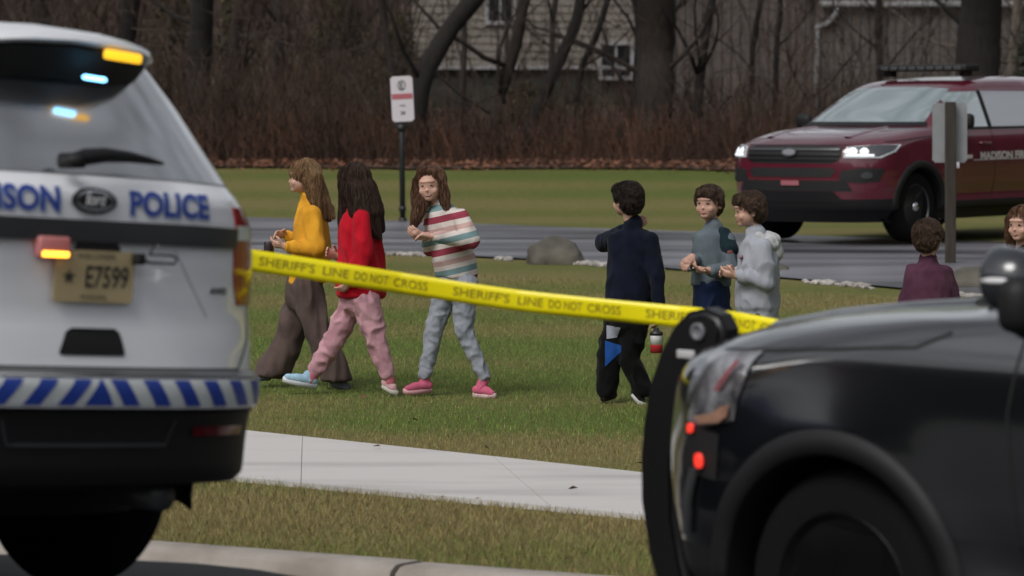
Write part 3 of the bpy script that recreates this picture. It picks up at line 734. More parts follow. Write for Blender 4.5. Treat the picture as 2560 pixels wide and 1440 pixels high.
# pavement slabs (sidewalk)
M_WALK = mat('pavement_concrete', (.54, .52, .505), .8, col2=(.38, .365, .355), scale=.9, detail=9, bump=.25, bscale=80, ramp=(.30, .52), stretch=(.5, 2.2, 1))
bmw = bmesh.new()
a0, a1 = Vector((-1.315, 18.56)), Vector((.568, 17.03)); dn = (a1-a0).normalized()
b0, b1 = Vector((-1.40, 21.0)), Vector((.63, 18.8)); dm = (b1-b0).normalized()
for i in range(-14, 7):
    s0, s1 = i*1.52+.4, (i+1)*1.52+.4-.004
    P = [a0+dn*s0, a0+dn*s1, b0+dm*s1, b0+dm*s0]
    tp = [bmw.verts.new((p.x, p.y, lawn_z(p.x, p.y)+.025)) for p in P]; bt = [bmw.verts.new((p.x, p.y, lawn_z(p.x, p.y)-.08)) for p in P]
    bmw.faces.new(tp)
    for k in range(4): bmw.faces.new((tp[k], bt[k], bt[(k+1) % 4], tp[(k+1) % 4]))
bmesh.ops.recalc_face_normals(bmw, faces=bmw.faces[:])
tag(obj('sidewalk', bmw, M_WALK, smooth=False), kind='structure')
# driveway
near = [(-400, 600, 44), (640, 628, None), (1000, 636, None), (1400, 655, None), (1900, 688, None), (2240, 712, None), (2700, 748, None), (3300, 800, None)]
def flat(px, py, z): 
    D = FPX*(CAM_H-z)/(py-HOR); return ((px-1280)*D/FPX, D)
NE = [flat(p[0], p[1], -.15) for p in near]; FE = [flat(*p, -.15) for p in [(-600, 520), (600, 547), (1000, 556), (1500, 575), (2000, 592), (2300, 603), (2600, 612), (3300, 640)]]
M_DRIVE = mat('driveway_asphalt', (.20, .20, .225), .3, col2=(.035, .035, .042), scale=.6, detail=6, bump=.15, bscale=60, stretch=(.3, 2.0, 1), ramp=(.38, .62))  # pale streaks put the sky's reflection into the asphalt colour
vs = []; fs = []
def interp(E, x):
    return float(np.interp(x, [e[0] for e in E], [e[1] for e in E]))
XS = list(np.arange(-9, 11, .25)); NY = 24
for x in XS:
    yn, yf = interp(NE, x), interp(FE, x)
    for j in range(NY): y = yn+(yf-yn)*j/(NY-1); vs.append((x, y, lawn_z(x, y)+.02))
for i in range(len(XS)-1):
    for j in range(NY-1): a = i*NY+j; fs.append((a, a+NY, a+NY+1, a+1))
tag(pydata('driveway', vs, fs, M_DRIVE), kind='structure')
# pale stones along the near driveway edge
random.seed(3); bm = bmesh.new()
for k in range(900):
    x = random.uniform(-3.2, 6.0); y = interp(NE, x)-random.uniform(.0, .30)
    if noise.noise(Vector((x*2.2, 0, 4)))+.5*noise.noise(Vector((x*7, 0, 9))) < -.08: continue
    s = random.uniform(.012, .042)
    r = bmesh.ops.create_icosphere(bm, subdivisions=1, radius=s, matrix=Matrix.Translation((x, y, lawn_z(x, y)+s*.4)) @ Matrix.Rotation(random.random()*3, 4, 'Z') @ Matrix.Diagonal((1.5, 1, .7, 1)))
tag(obj('gravel_edging', bm, mat('pale_gravel', (.48, .45, .42), .8, col2=(.20, .18, .16), scale=3), smooth=False), 'thin line of pale stones along the near edge of the driveway', 'gravel', kind='stuff')

# grass blades where the lawn is close
def blades(name, n, seed, region, hmin, hmax, wid):
    rng = np.random.default_rng(seed); q = rng.uniform(region[0], region[1], n); y = None
    u = rng.uniform(region[2], region[3], n)
    X = .616*(q+C0)-.788*u; Y = .788*(q+C0)+.616*u
    keep = (np.abs(X)/Y < 1330/FPX+.004) & (q > .19+.152*(11.23-np.maximum(u, 6.5))-.135)
    # clear of the pavement
    cr_n = (X-a0.x)*(-dn.y)+(Y-a0.y)*dn.x; cr_f = (X-b0.x)*(-dm.y)+(Y-b0.y)*dm.x
    jit = rng.normal(0, .02, n)
    keep &= ~((cr_n > -.0+jit) & (cr_f < .0-jit))
    yn = np.interp(X, [e[0] for e in NE], [e[1] for e in NE]); keep &= Y < yn-.02
    X = X[keep]; Y = Y[keep]; n = len(X)
    Z = np.array([lawn_z(a, b) for a, b in zip(X, Y)]); H = rng.uniform(hmin, hmax, n)*(1+.4*rng.random(n)**4); A = rng.uniform(0, 6.283, n); W = rng.uniform(.6, 1.2, n)*wid
    lean = rng.uniform(.1, .9, n)*H; LA = rng.uniform(0, 6.283, n)
    co = np.empty((n, 3, 3)); co[:, 0] = np.c_[X-np.cos(A)*W, Y-np.sin(A)*W, Z-.004]; co[:, 1] = np.c_[X+np.cos(A)*W, Y+np.sin(A)*W, Z-.004]; co[:, 2] = np.c_[X+np.cos(LA)*lean, Y+np.sin(LA)*lean, Z+H]
    me = bpy.data.meshes.new(name); me.vertices.add(3*n); me.vertices.foreach_set('co', co.ravel()); me.loops.add(3*n); me.loops.foreach_set('vertex_index', np.arange(3*n)); me.polygons.add(n)
    me.polygons.foreach_set('loop_start', np.arange(0, 3*n, 3)); me.update(calc_edges=True)
    att = me.color_attributes.new('tone', 'FLOAT_COLOR', 'POINT'); t = rng.uniform(.6, 1.35, n)[:, None]*np.array([[1, 1, 1]])*(1+rng.normal(0, .06, (n, 3))); t = np.repeat(np.c_[t, np.ones(n)], 3, axis=0); att.data.foreach_set('color', t.ravel())
    o = bpy.data.objects.new(name, me); COL.objects.link(o); me.materials.append(M_BLADE); return o
tag(blades('verge_grass', 90000, 1, (.18, 2.3, 6, 16), .014, .040, .0024), 'short dry grass of the verge between the kerb and the pavement', 'grass', kind='stuff')
tag(blades('lawn_grass', 420000, 2, (3.2, 16, 4, 24), .012, .030, .0024), 'green and straw coloured lawn grass behind the pavement', 'grass', kind='stuff')

rr_ = random.Random(21); vs = []; fs = []
for k in range(110):
    q = rr_.choice((rr_.uniform(.2, 2.4), rr_.uniform(2.0, 5.2), rr_.uniform(3.4, 14))); u = rr_.uniform(6, 22); x, y = qu(q, u); z = lawn_z(x, y)+.036+rr_.uniform(0, .02); s = rr_.uniform(.012, .03); M3 = Matrix.Rotation(rr_.uniform(0, 6.28), 3, 'Z') @ Matrix.Rotation(rr_.uniform(-.7, .7), 3, 'X'); i = len(vs)
    for c in ((-1, 0, 0), (-.2, -.6, .2), (1, 0, .1), (.1, .6, .2)): vs.append(Vector((x, y, z))+M3 @ Vector(c)*s)
    fs.append((i, i+1, i+2, i+3))
tag(pydata('fallen_leaves', vs, fs, mat('brown_leaf', (.14, .07, .035), .9, col2=(.07, .04, .025), scale=2), None, False), 'scattered small brown leaves on the lawn and the pavement edges', 'fallen leaves', kind='stuff')

# ================================================================ police tape between the cars
M_TAPE = mat('yellow_tape', (1.0, .86, .006), .35, var=.08, scale=3)
M_TAPEINK = mat('tape_ink', (.25, .195, .013), .5)
PT = [(300, 610, 13.2), (560, 642, 13.5), (630, 655, 13.6), (1000, 706, 13.75), (1300, 748, 13.7), (1500, 771, 13.6), (1700, 794, 13.5), (1800, 805, 13.4), (1850, 813, 13.3), (2060, 852, 13.1)]
TP = [at(*p) for p in PT]
def tape_pt(s): # s metres along
    acc = 0
    for a, b in zip(TP, TP[1:]):
        l = (b-a).length
        if acc+l >= s or b is TP[-1]: return a+(b-a)*((s-acc)/l), (b-a).normalized()
        acc += l
TL = sum((b-a).length for a, b in zip(TP, TP[1:]))
def tape_map(s, h, off=0):
    p, t = tape_pt(s); p = p+Vector((0, 0, .006*math.sin(s*3.1))); tw = .12*math.sin(s*2.3+1)+.05*math.sin(s*9)
    up = Vector((0, math.sin(tw), math.cos(tw))); up = (up-t*up.dot(t)).normalized(); nn = t.cross(up)
    return p+up*h+nn*(-(off)) if nn.y > 0 else p+up*h+nn*off
tp = empty('police_tape', TP[0], 'yellow tape printed with black capitals, stretched between the two police cars', 'barrier tape')
vs = []; n = 200
for i in range(n+1):
    for k in range(5): vs.append(tape_map(TL*i/n, -.038+.076*k/4+.0)-TP[0])
fs = [(i*5+k, (i+1)*5+k, (i+1)*5+k+1, i*5+k+1) for i in range(n) for k in range(4)]
o = pydata('tape_band', vs, fs, M_TAPE, tp)
md = o.modifiers.new('s', 'SOLIDIFY'); md.thickness = .0006
per = .715; s0 = .49+.127
for r in range(-1, 4):
    for txt, ds, wd in (("SHERIFF'S", 0, .205), ('LINE', .235, .095), ('DO NOT', .352, .125), ('CROSS', .497, .125)):
        me = text_mesh(txt, .043, .0002, 1.0, 'LEFT'); xs = [v.co.x for v in me.vertices]; w = max(xs)-min(xs); x0 = min(xs)
        base = s0+r*per+ds
        if base < .02 or base+wd > TL: bpy.data.meshes.remove(me); continue
        for v in me.vertices: v.co = tape_map(base+(v.co.x-x0)/w*wd, v.co.y, .0015)-TP[0]
        link('tape_text', me, M_TAPEINK, tp, False)

# ================================================================ boulders
def boulder(name, px, py, D, w, h, d, seed, label, m):
    bm = bmesh.new(); bmesh.ops.create_icosphere(bm, subdivisions=4, radius=1)
    for v in bm.verts:
        n_ = v.co.copy(); k = 1+.22*noise.noise(n_*1.1+Vector((seed, 0, 0)))+.07*noise.noise(n_*3.1+Vector((0, seed, 0)))+.02*noise.noise(n_*9)
        c = n_*k; c.z = max(c.z, -.35)
        # skew: steep left face, long right slope
        c.x += .22*max(0, 1-c.z)*(1 if c.x > 0 else -.15)
        v.co = Vector((c.x*w/2, c.y*d/2, (c.z+.35)*h/1.35))
    o = obj(name, bm, m); p = at(px, py, D); o.location = (p.x, p.y, lawn_z(p.x, p.y)-.03); tag(o, label, 'boulder'); return o
M_ROCK = mat('lichen_rock', (.13, .12, .095), .85, col2=(.055, .05, .042), scale=2.2, detail=8, bump=1, bscale=12)
M_ROCK2 = mat('grey_rock', (.22, .22, .22), .85, col2=(.12, .12, .12), scale=3, detail=8, bump=1, bscale=12)
boulder('boulder', 1385, 640, 37.2, .50, .30, .5, 3.3, 'brown lichened boulder on the near edge of the driveway', M_ROCK)
boulder('boulder', 2430, 700, 34.0, .50, .20, .5, 8.1, 'low boulder beside the wooden sign post, behind the purple shirted child', M_ROCK)
boulder('boulder', 700, 600, 38.5, .22, .22, .25, 5.2, 'small grey rock behind the yellow sweater girl', M_ROCK2)
boulder('boulder', 1945, 672, 36.0, .22, .10, .25, 6.6, 'small low stone behind the grey hooded boy', M_ROCK)

# ================================================================ signs
M_POST = mat('black_post', (.012, .014, .014), .5)
M_SIGNW = mat('sign_white', (.62, .58, .60), .4)
M_SIGNR = mat('sign_red', (.42, .12, .14), .5)
M_SIGNK = mat('sign_black', (.07, .065, .07), .5)
D = 46.5; p = at(1007, 548, D); s_ = D/FPX
sr = empty('parking_sign', (p.x, D, lawn_z(p.x, D)), 'white sign with a red band on a black post beyond the driveway', 'sign')
bm = bmesh.new(); tube(bm, [(0, 0, -.1), (-.02, 0, 1.75)], .034, 10); tube(bm, [(0, 0, -.02), (0, 0, .06)], .05, 12); tube(bm, [(-.004, 0, .14), (-.004, 0, .20)], .045, 12); box(bm, (-.02, 0, 1.17), (.16, .03, .05), None, .008); tube(bm, [(-.015, 0, 1.10), (-.018, 0, 1.18)], [.04, .07], 8)
obj('post', bm, M_POST, sr)
TM = Matrix.Translation((-.01, -.045, 0)) @ Matrix.Rotation(R(2.2), 4, 'Y').inverted()
bm = bmesh.new(); box(bm, Vector((-.005, -.05, 1.50)), (.268, .006, .55), Matrix.Rotation(R(-3), 4, 'Y')); bmesh.ops.bevel(bm, geom=[e for e in bm.edges if abs((e.verts[0].co-e.verts[1].co).y) > .004], offset=.02, segments=3, affect='EDGES')
sp_ = obj('sign_panel', bm, M_SIGNW, sr, smooth=False)
def sign_text(t, size, cx, cz, m, sx=1, bold=.001):
    me = text_mesh(t, size, bold, sx); Mx = Matrix.Translation((-.005, -.0545, 1.50)) @ Matrix.Rotation(R(-3), 4, 'Y') @ Matrix.Translation((cx, 0, cz)) @ Matrix.Rotation(R(90), 4, 'X'); me.transform(Mx); link('sign_text', me, m, sp_, False)
bm = bmesh.new(); box(bm, (0, 0, 0), (.25, .003, .065)); bm.transform(Matrix.Translation((-.005, -.0545, 1.50)) @ Matrix.Rotation(R(-3), 4, 'Y') @ Matrix.Translation((0, 0, .03))); obj('red_band', bm, M_SIGNR, sp_, smooth=False)
sign_text('E', .11, -.004, .155, M_SIGNK, .9, .003); sign_text('O', .19, 0, .155, M_SIGNK, .75, -.002)
sign_text('PARKING', .055, 0, .028, M_SIGNW, .75); sign_text('FOR', .035, 0, -.085, M_SIGNK, 1); sign_text('30', .06, 0, -.175, M_SIGNK, 1, .002)
# wooden post with the back of a sign
D = 37.0; p = at(2376, 662, D)
wr = empty('wooden_post_sign', (p.x, D, lawn_z(p.x, D)), 'square brown wooden post carrying a grey sign seen from the back', 'sign')
M_WOODP = mat('post_wood', (.05, .04, .028), .85, col2=(.028, .022, .018), scale=8, stretch=(4, 4, .5), bump=.5, bscale=30)
bm = bmesh.new(); box(bm, (0, 0, .72), (.098, .098, 1.70), None, .008); obj('post', bm, M_WOODP, wr, smooth=False)
bm = bmesh.new(); box(bm, (.0, .056, 1.27), (.335, .006, .575), None, 0); bmesh.ops.bevel(bm, geom=[e for e in bm.edges if abs((e.verts[0].co-e.verts[1].co).y) > .004], offset=.02, segments=3, affect='EDGES'); obj('sign_back', bm, mat('bare_metal', (.30, .31, .32), .5, metal=.2, var=.15, scale=5), wr, smooth=False)
bm = bmesh.new(); box(bm, (.07, .0, .96), (.03, .05, .06), None, .005); obj('bracket', bm, M_SIGNW, wr)
# ================================================================ woods floor, unseen hills, houses, trees
M_FLOOR = mat('leaf_floor', (.085, .05, .034), .95, col2=(.035, .024, .018), scale=2.5, detail=9, bump=1, bscale=15)
vs = []; fs = []; XS = list(np.arange(-70, 60, .5)); NYW = 60
for x in XS:
    y0 = 56.2+.5*noise.noise(Vector((x*.4, 0, 0)))+.3*noise.noise(Vector((x*1.7, 3, 0)))-.10*x
    for j in range(NYW): y = y0+(130-y0)*(j/(NYW-1))**1.4; vs.append((x, y, lawn_z(x, y)+.03))
for i in range(len(XS)-1):
    for j in range(NYW-1): a = i*NYW+j; fs.append((a, a+NYW, a+NYW+1, a+1))
tag(pydata('woods_floor', vs, fs, M_FLOOR), kind='structure')
# unseen hills: ring behind camera added to darken car reflections, ridge beyond the woods
M_UNSEEN_HILL = mat('unseen_hill', (.014, .013, .010), 1, col2=(.006, .006, .005), scale=.25, detail=9, bump=1, bscale=1)
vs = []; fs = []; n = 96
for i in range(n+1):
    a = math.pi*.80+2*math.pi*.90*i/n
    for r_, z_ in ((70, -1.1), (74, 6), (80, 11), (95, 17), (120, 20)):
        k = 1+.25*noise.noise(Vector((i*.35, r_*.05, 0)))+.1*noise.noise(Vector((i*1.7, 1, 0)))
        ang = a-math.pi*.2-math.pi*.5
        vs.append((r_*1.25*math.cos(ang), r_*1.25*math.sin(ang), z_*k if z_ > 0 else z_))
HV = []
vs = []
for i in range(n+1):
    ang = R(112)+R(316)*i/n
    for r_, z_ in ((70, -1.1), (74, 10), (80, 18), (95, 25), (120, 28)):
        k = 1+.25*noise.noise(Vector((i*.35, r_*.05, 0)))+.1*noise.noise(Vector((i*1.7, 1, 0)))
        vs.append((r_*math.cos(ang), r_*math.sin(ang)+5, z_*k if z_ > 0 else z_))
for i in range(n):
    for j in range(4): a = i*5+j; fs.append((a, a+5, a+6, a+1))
tag(pydata('unseen_hills', vs, fs, M_UNSEEN_HILL), kind='structure')
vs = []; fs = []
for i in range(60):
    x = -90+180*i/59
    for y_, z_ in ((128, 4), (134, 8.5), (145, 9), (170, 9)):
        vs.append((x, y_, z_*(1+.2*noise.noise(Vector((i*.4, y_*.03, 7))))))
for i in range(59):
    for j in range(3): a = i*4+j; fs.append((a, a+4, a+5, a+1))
tag(pydata('unseen_hills', vs, fs, M_UNSEEN_HILL), kind='structure')

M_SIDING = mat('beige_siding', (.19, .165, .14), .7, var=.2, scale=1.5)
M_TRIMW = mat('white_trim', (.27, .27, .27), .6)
M_FOUND = mat('foundation', (.04, .04, .032), .9, col2=(.035, .04, .03), scale=3)
M_WINDOW = mat('house_glass', (.012, .014, .016), .1)
M_ROOF = mat('roof_shingle', (.05, .045, .04), .9)
M_BOARD = mat('grey_boards', (.115, .102, .09), .85, col2=(.08, .07, .062), scale=6, stretch=(6, 6, .4), detail=5)
M_BOARD2 = mat('worn_boards', (.12, .10, .09), .85, col2=(.065, .052, .046), scale=6, stretch=(6, 6, .4), detail=5)
DH = 76.0
def PX(px, D): return (px-1280)*D/FPX
def PZ(py, D): return CAM_H-(py-HOR)*D/FPX
hx0, hx1 = PX(1030, DH), PX(1668, DH)
ho = empty('house', ((hx0+hx1)/2, DH, .7), 'house with beige clapboard siding standing behind the trees', 'house')
hb0 = hx0-ho.location.x; hb1 = hx1-ho.location.x; zb = PZ(165, DH)-.7; zt = 4.6
bm = bmesh.new(); z = zb
while z < zt:
    v = [bm.verts.new(c) for c in ((hb0, -.022, z), (hb1, -.022, z), (hb1, 0, z+.15), (hb0, 0, z+.15), (hb1, 0, z), (hb0, 0, z))]
    bm.faces.new((v[0], v[1], v[2], v[3])); bm.faces.new((v[5], v[4], v[1], v[0])); z += .15
box(bm, ((hb0+hb1)/2, 3.02, (zb+zt)/2), (hb1-hb0, 6, zt-zb))
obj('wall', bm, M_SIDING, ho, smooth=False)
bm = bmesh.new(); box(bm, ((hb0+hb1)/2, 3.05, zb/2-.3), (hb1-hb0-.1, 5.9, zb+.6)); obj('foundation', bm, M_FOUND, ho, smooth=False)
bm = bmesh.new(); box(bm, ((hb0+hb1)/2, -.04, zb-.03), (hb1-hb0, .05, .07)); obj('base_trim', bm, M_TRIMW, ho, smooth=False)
bm = bmesh.new(); y0 = -.5; vv = [bm.verts.new(c) for c in ((hb0-.3, -.5, zt-.1), (hb1+.3, -.5, zt-.1), (hb1+.3, 3, zt+2), (hb0-.3, 3, zt+2), (hb1+.3, 6.5, zt-.1), (hb0-.3, 6.5, zt-.1))]
bm.faces.new(vv[:4]); bm.faces.new((vv[3], vv[2], vv[4], vv[5])); bm.faces.new((vv[0], vv[3], vv[5])); bm.faces.new((vv[1], vv[4], vv[2])); bm.faces.new((vv[0], vv[5], vv[4], vv[1])); obj('roof', bm, M_ROOF, ho, smooth=False)
for (x0, y0_, x1, y1_) in ((1495, 103, 1585, 200), (1212, -80, 1290, 62)):
    a, b, zt_, zb_ = PX(x0, DH)-ho.location.x, PX(x1, DH)-ho.location.x, PZ(y0_, DH)-.7, PZ(y1_, DH)-.7
    w = bpy.data.objects.new('window', None); COL.objects.link(w); w.parent = ho
    bm = bmesh.new(); t = .075
    box(bm, ((a+b)/2, -.05, zt_-t/2), (b-a, .07, t)); box(bm, ((a+b)/2, -.05, zb_+t/2), (b-a, .07, t))
    for xx in (a+t/2, b-t/2, (a+b)/2): box(bm, (xx, -.052, (zt_+zb_)/2), (t if xx != (a+b)/2 else .04, .07, zt_-zb_-2*t))
    obj('frame', bm, M_TRIMW, w, smooth=False)
    bm = bmesh.new(); box(bm, ((a+b)/2, -.028, (zt_+zb_)/2), (b-a-.1, .02, zt_-zb_-.1)); obj('pane', bm, M_WINDOW, w, smooth=False)
# grey outbuilding with vertical boards, gutter and downspout
DS = 70.0; sx0, sxm, sx1 = PX(1668, DS), PX(2042, DS), PX(2620, DS)
sh = empty('outbuilding', (sxm, DS, .5), 'grey outbuilding of upright boards with a white gutter and downspout', 'shed')
def boards(name, xa, xb, yy, zlo, zhi, bw, m, seed):
    bm = bmesh.new(); x = xa; rr_ = random.Random(seed)
    box(bm, ((xa+xb)/2, yy+.06, (zlo+zhi)/2), (xb-xa, .06, zhi-zlo))
    while x < xb:
        w = min(bw, xb-x); box(bm, (x+w/2, yy+rr_.uniform(-.006, .006), (zlo+zhi)/2), (w-.018, .03, zhi-zlo-.02)); x += bw
    return obj(name, bm, m, sh, smooth=False)
boards('wall', 0, sx1-sxm, 0, -.6, 3.0, .16, M_BOARD, 1)
boards('side_wall', sx0-sxm, -.0, .35, -.6, 3.4, .17, M_BOARD2, 2)
bm = bmesh.new()
for fx in (2199,): box(bm, (PX(fx, DS)-sxm, -.04, 1.2), (.10, .04, 3.4))
obj('corner_board', bm, mat('dark_board', (.04, .034, .03), .9), sh, smooth=False)
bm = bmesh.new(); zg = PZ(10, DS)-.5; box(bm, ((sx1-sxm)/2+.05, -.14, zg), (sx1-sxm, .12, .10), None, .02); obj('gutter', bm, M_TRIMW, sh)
bm = bmesh.new(); box(bm, ((sx1-sxm)/2, 2, zg+1.0), (sx1-sxm+.5, 4.4, .06), Matrix.Rotation(R(22), 4, 'X')); obj('roof', bm, M_ROOF, sh, smooth=False)
bm = bmesh.new(); tube(bm, [(.36, -.12, zg-.02), (.36, -.12, zg-.16), (.20, -.08, zg-.36), (.02, -.05, zg-.42), (.015, -.05, zg-.7), (-.03, -.05, -.3)], .055, 8); obj('downspout', bm, mat('grey_downspout', (.23, .235, .24), .5), sh)

# ---------------------------------------------------------------- trees, each its own
M_BARK = mat('dark_bark', (.016, .012, .010), .95, col2=(.008, .006, .0055), scale=5, stretch=(5, 5, .8), bump=1, bscale=20)
M_BARK2 = mat('brown_bark', (.036, .026, .021), .95, col2=(.018, .013, .011), scale=5, stretch=(5, 5, .8), bump=1, bscale=20)
M_BARK3 = mat('pale_bark', (.17, .14, .115), .9, col2=(.07, .055, .045), scale=5, stretch=(5, 5, .8), bump=1, bscale=20)
TREES = []
def tree(name, path, D, w0, w1, m, label, seed, nlimb=5, group='bare trees at the edge of the woods'):
    rr_ = random.Random(seed)
    P = [at(x, y, D) for x, y in path]; gx = P[-1].x; gz = lawn_z(gx, D)-.05
    P.append(Vector((gx+(P[-1].x-P[-2].x)*.3, D, gz))) if P[-1].z > gz else None
    P = [Vector((p.x, D+rr_.uniform(-.12, .12), p.z)) for p in P][::-1]
    top = P[-1]; d = (P[-1]-P[-2]).normalized(); d.z = max(d.z, .75)
    for k in range(4):
        d = (d+Vector((rr_.uniform(-.25, .25), rr_.uniform(-.25, .25), .25))).normalized(); P.append(P[-1]+d*1.6)
    t = empty(name, P[0], label, 'tree', group)
    # smooth path
    Q = []
    for i in range(len(P)-1):
        p0, p1, p2, p3 = P[max(i-1, 0)], P[i], P[i+1], P[min(i+2, len(P)-1)]
        for k in range(5):
            s = k/5; Q.append(.5*((2*p1)+(p2-p0)*s+(2*p0-5*p1+4*p2-p3)*s*s+(3*p1-p0-3*p2+p3)*s**3))
    Q.append(P[-1]); o = P[0]; tot = len(Q)-1
    zz = [q.z for q in Q]; rad = []
    for q in Q:
        f = (q.z-gz); base = np.interp(f, [0, .25, 2.8, 9], [w0*.5*1.25, w0*.5, w1*.5, w1*.15]); rad.append(float(base)*(1+.06*rr_.uniform(-1, 1)))
    bm = bmesh.new(); tube(bm, [q-o for q in Q], rad, 10); obj('trunk', bm, m, t)
    for k in range(nlimb):
        bm = bmesh.new()
        i = rr_.randint(int(tot*.12), int(tot*.9)); b = Q[i]-o; a = rr_.uniform(0, 6.28); dr = Vector((math.cos(a), .5*math.sin(a), rr_.uniform(.3, 1.1))).normalized(); r0 = min(.05, rad[i]*rr_.uniform(.3, .5)); pts = [b]; rs = [r0]; L0 = rr_.uniform(.25, .5)
        nseg = 7
        for s in range(nseg):
            dr = (dr+Vector((rr_.uniform(-.3, .3), rr_.uniform(-.3, .3), rr_.uniform(-.25, .35)))).normalized(); pts.append(pts[-1]+dr*L0); rs.append(r0*(1-(s+1)/(nseg+.3)))
            if s % 2 == 1 or s > 3:
                d2 = (dr+Vector((rr_.uniform(-1, 1), rr_.uniform(-1, 1), rr_.uniform(-.3, .8)))).normalized(); p = pts[-1]; pp = [p]; 
                for _ in range(4): d2 = (d2+Vector((rr_.uniform(-.3, .3), rr_.uniform(-.3, .3), rr_.uniform(-.2, .3)))).normalized(); pp.append(pp[-1]+d2*.22)
                tube(bm, pp, [rs[-1]*.6, rs[-1]*.5, rs[-1]*.4, rs[-1]*.3, .003], 4)
        tube(bm, pts, [max(r, .004) for r in rs], 6); obj('branch', bm, m, t)
    return t
A = 'tree'
tree('tree', [(508, 0), (500, 120), (492, 240), (478, 425)], 60, .42, .36, M_BARK, 'thick dark upright trunk just above the white car roof edge', 1)
tree('tree', [(1185, -5), (1120, 80), (1062, 190), (1045, 300), (1038, 432)], 58, .28, .30, M_BARK, 'dark trunk leaning right, rising just right of the white parking sign', 2)
tree('tree', [(955, 0), (968, 110), (985, 220), (992, 430)], 62, .16, .12, M_BARK2, 'slim brown trunk directly behind the white parking sign', 3)
tree('tree', [(1160, 40), (1158, 200), (1150, 430)], 61, .10, .09, M_BARK2, 'slim upright trunk between two leaning trunks right of the parking sign', 4)
tree('tree', [(1312, -5), (1290, 110), (1245, 260), (1232, 430)], 60, .22, .18, M_BARK2, 'brown trunk leaning slightly right in front of the beige siding', 5)
tree('tree', [(1448, 20), (1408, 130), (1345, 270), (1290, 425)], 59, .22, .16, M_BARK, 'strongly leaning dark trunk in front of the beige siding', 6)
tree('tree', [(1520, -5), (1490, 90), (1448, 200), (1440, 430)], 62, .12, .10, M_BARK, 'thin dark trunk just left of the house window', 7)
tree('tree', [(1640, -5), (1640, 120), (1636, 260), (1625, 440)], 60, .62, .60, M_BARK2, 'thickest brown trunk, standing right of the house window', 8, 7)
tree('tree', [(1590, -5), (1600, 110), (1590, 260), (1570, 440)], 62, .22, .16, M_BARK, 'dark trunk close against the left side of the thickest trunk', 9)
tree('tree', [(1782, -5), (1760, 120), (1745, 260), (1738, 440)], 60, .15, .13, M_BARK, 'dark slender trunk between the thickest trunk and the board fence', 10, 8)
tree('tree', [(1905, -5), (1885, 90), (1880, 200), (1862, 345)], 64, .10, .09, M_BARK, 'thin dark trunk in front of the worn boards, left of its twin', 11)
tree('tree', [(1950, -5), (1942, 120), (1936, 345)], 64, .10, .09, M_BARK, 'thin dark trunk in front of the worn boards, nearest the downspout', 12)
tree('tree', [(2197, -5), (2199, 200)], 65, .12, .12, M_BARK, 'slim trunk in front of the grey wall above the maroon car', 13)
tree('tree', [(2452, -5), (2448, 100), (2442, 250)], 58, .75, .66, M_BARK, 'very thick black trunk rising behind the maroon car', 14)
tree('tree', [(690, -5), (700, 160), (706, 430)], 66, .2, .16, M_BARK2, 'brown trunk left of the yellow sweater girl head', 15)
tree('tree', [(600, -5), (585, 150), (600, 430)], 68, .26, .2, M_BARK2, 'brown trunk just right of the thick dark upright trunk', 16)
tree('tree', [(880, -5), (860, 100), (800, 260), (770, 430)], 70, .16, .12, M_BARK2, 'leaning brown trunk above the yellow sweater girl', 17)
tree('tree', [(330, -5), (300, 200)], 64, .34, .3, M_BARK, 'dark trunk above the amber roof light of the white car', 18)
tree('tree', [(90, -5), (110, 100)], 66, .3, .25, M_BARK2, 'brown trunk above the white car roof at the far left', 19)
tree('tree', [(1390, -5), (1380, 120), (1375, 430)], 66, .12, .10, M_BARK2, 'slim upright trunk behind the strongly leaning dark trunk', 20)
tree('tree', [(2545, -5), (2530, 200)], 64, .2, .16, M_BARK3, 'pale trunk at the right edge above the maroon car', 21)
# fallen pale branch
bm = bmesh.new(); P = [at(1850, 205, 62), at(1830, 235, 62), at(1800, 265, 62), at(1768, 292, 62), at(1755, 335, 62), at(1750, 440, 62)]; tube(bm, [p-P[-1] for p in P], [.015, .025, .035, .035, .03, .03], 8)
o = obj('broken_branch', bm, M_BARK3); o.location = P[-1]; tag(o, 'pale broken branch leaning up through the brush by the worn boards', 'branch')
bm = bmesh.new(); P = [at(1130, 25, 63), at(1060, 35, 63), at(870, 90, 63), at(790, 120, 63)]
# a second crop: saplings and brush as one mass
def brush(name, n, seed, yr, hr, wid, m, xr=(-11, 11), bend=.5, twigs=2):
    rr_ = random.Random(seed); vs = []; fs = []
    def blade(p, q, w):
        d = q-p; s = Vector((d.z, 0, -d.x)); s = s.normalized()*w if s.length > 1e-6 else Vector((w, 0, 0)); s2 = Vector((0, w, 0)); i = len(vs)
        vs.extend([p-s, p+s, q+s*.6, q-s*.6]); fs.append((i, i+1, i+2, i+3)); i = len(vs)
        vs.extend([p-s2, p+s2, q+s2*.6, q-s2*.6]); fs.append((i, i+1, i+2, i+3))
    for k in range(n):
        y = rr_.uniform(*yr); x = rr_.uniform(*xr)*y/60; h = rr_.uniform(*hr); w = wid*rr_.uniform(.5, 1.3)
        p = Vector((x, y, lawn_z(x, y))); d = Vector((rr_.uniform(-.35, .35), rr_.uniform(-.3, .3), 1)).normalized(); ns = 5
        for s in range(ns):
            d = (d+Vector((rr_.uniform(-bend, bend), rr_.uniform(-bend, bend), rr_.uniform(-bend*.6, bend*.5)))*.5).normalized(); q = p+d*h/ns; blade(p, q, w*(1-s/ns*.7))
            for _ in range(twigs if s > 0 else 0):
                d2 = (d+Vector((rr_.uniform(-1, 1), rr_.uniform(-1, 1), rr_.uniform(-.2, .9)))).normalized(); blade(q, q+d2*h*rr_.uniform(.06, .22), w*.4)
            p = q
    me = bpy.data.meshes.new(name); me.from_pydata(vs, [], fs); return link(name, me, m, None, False)
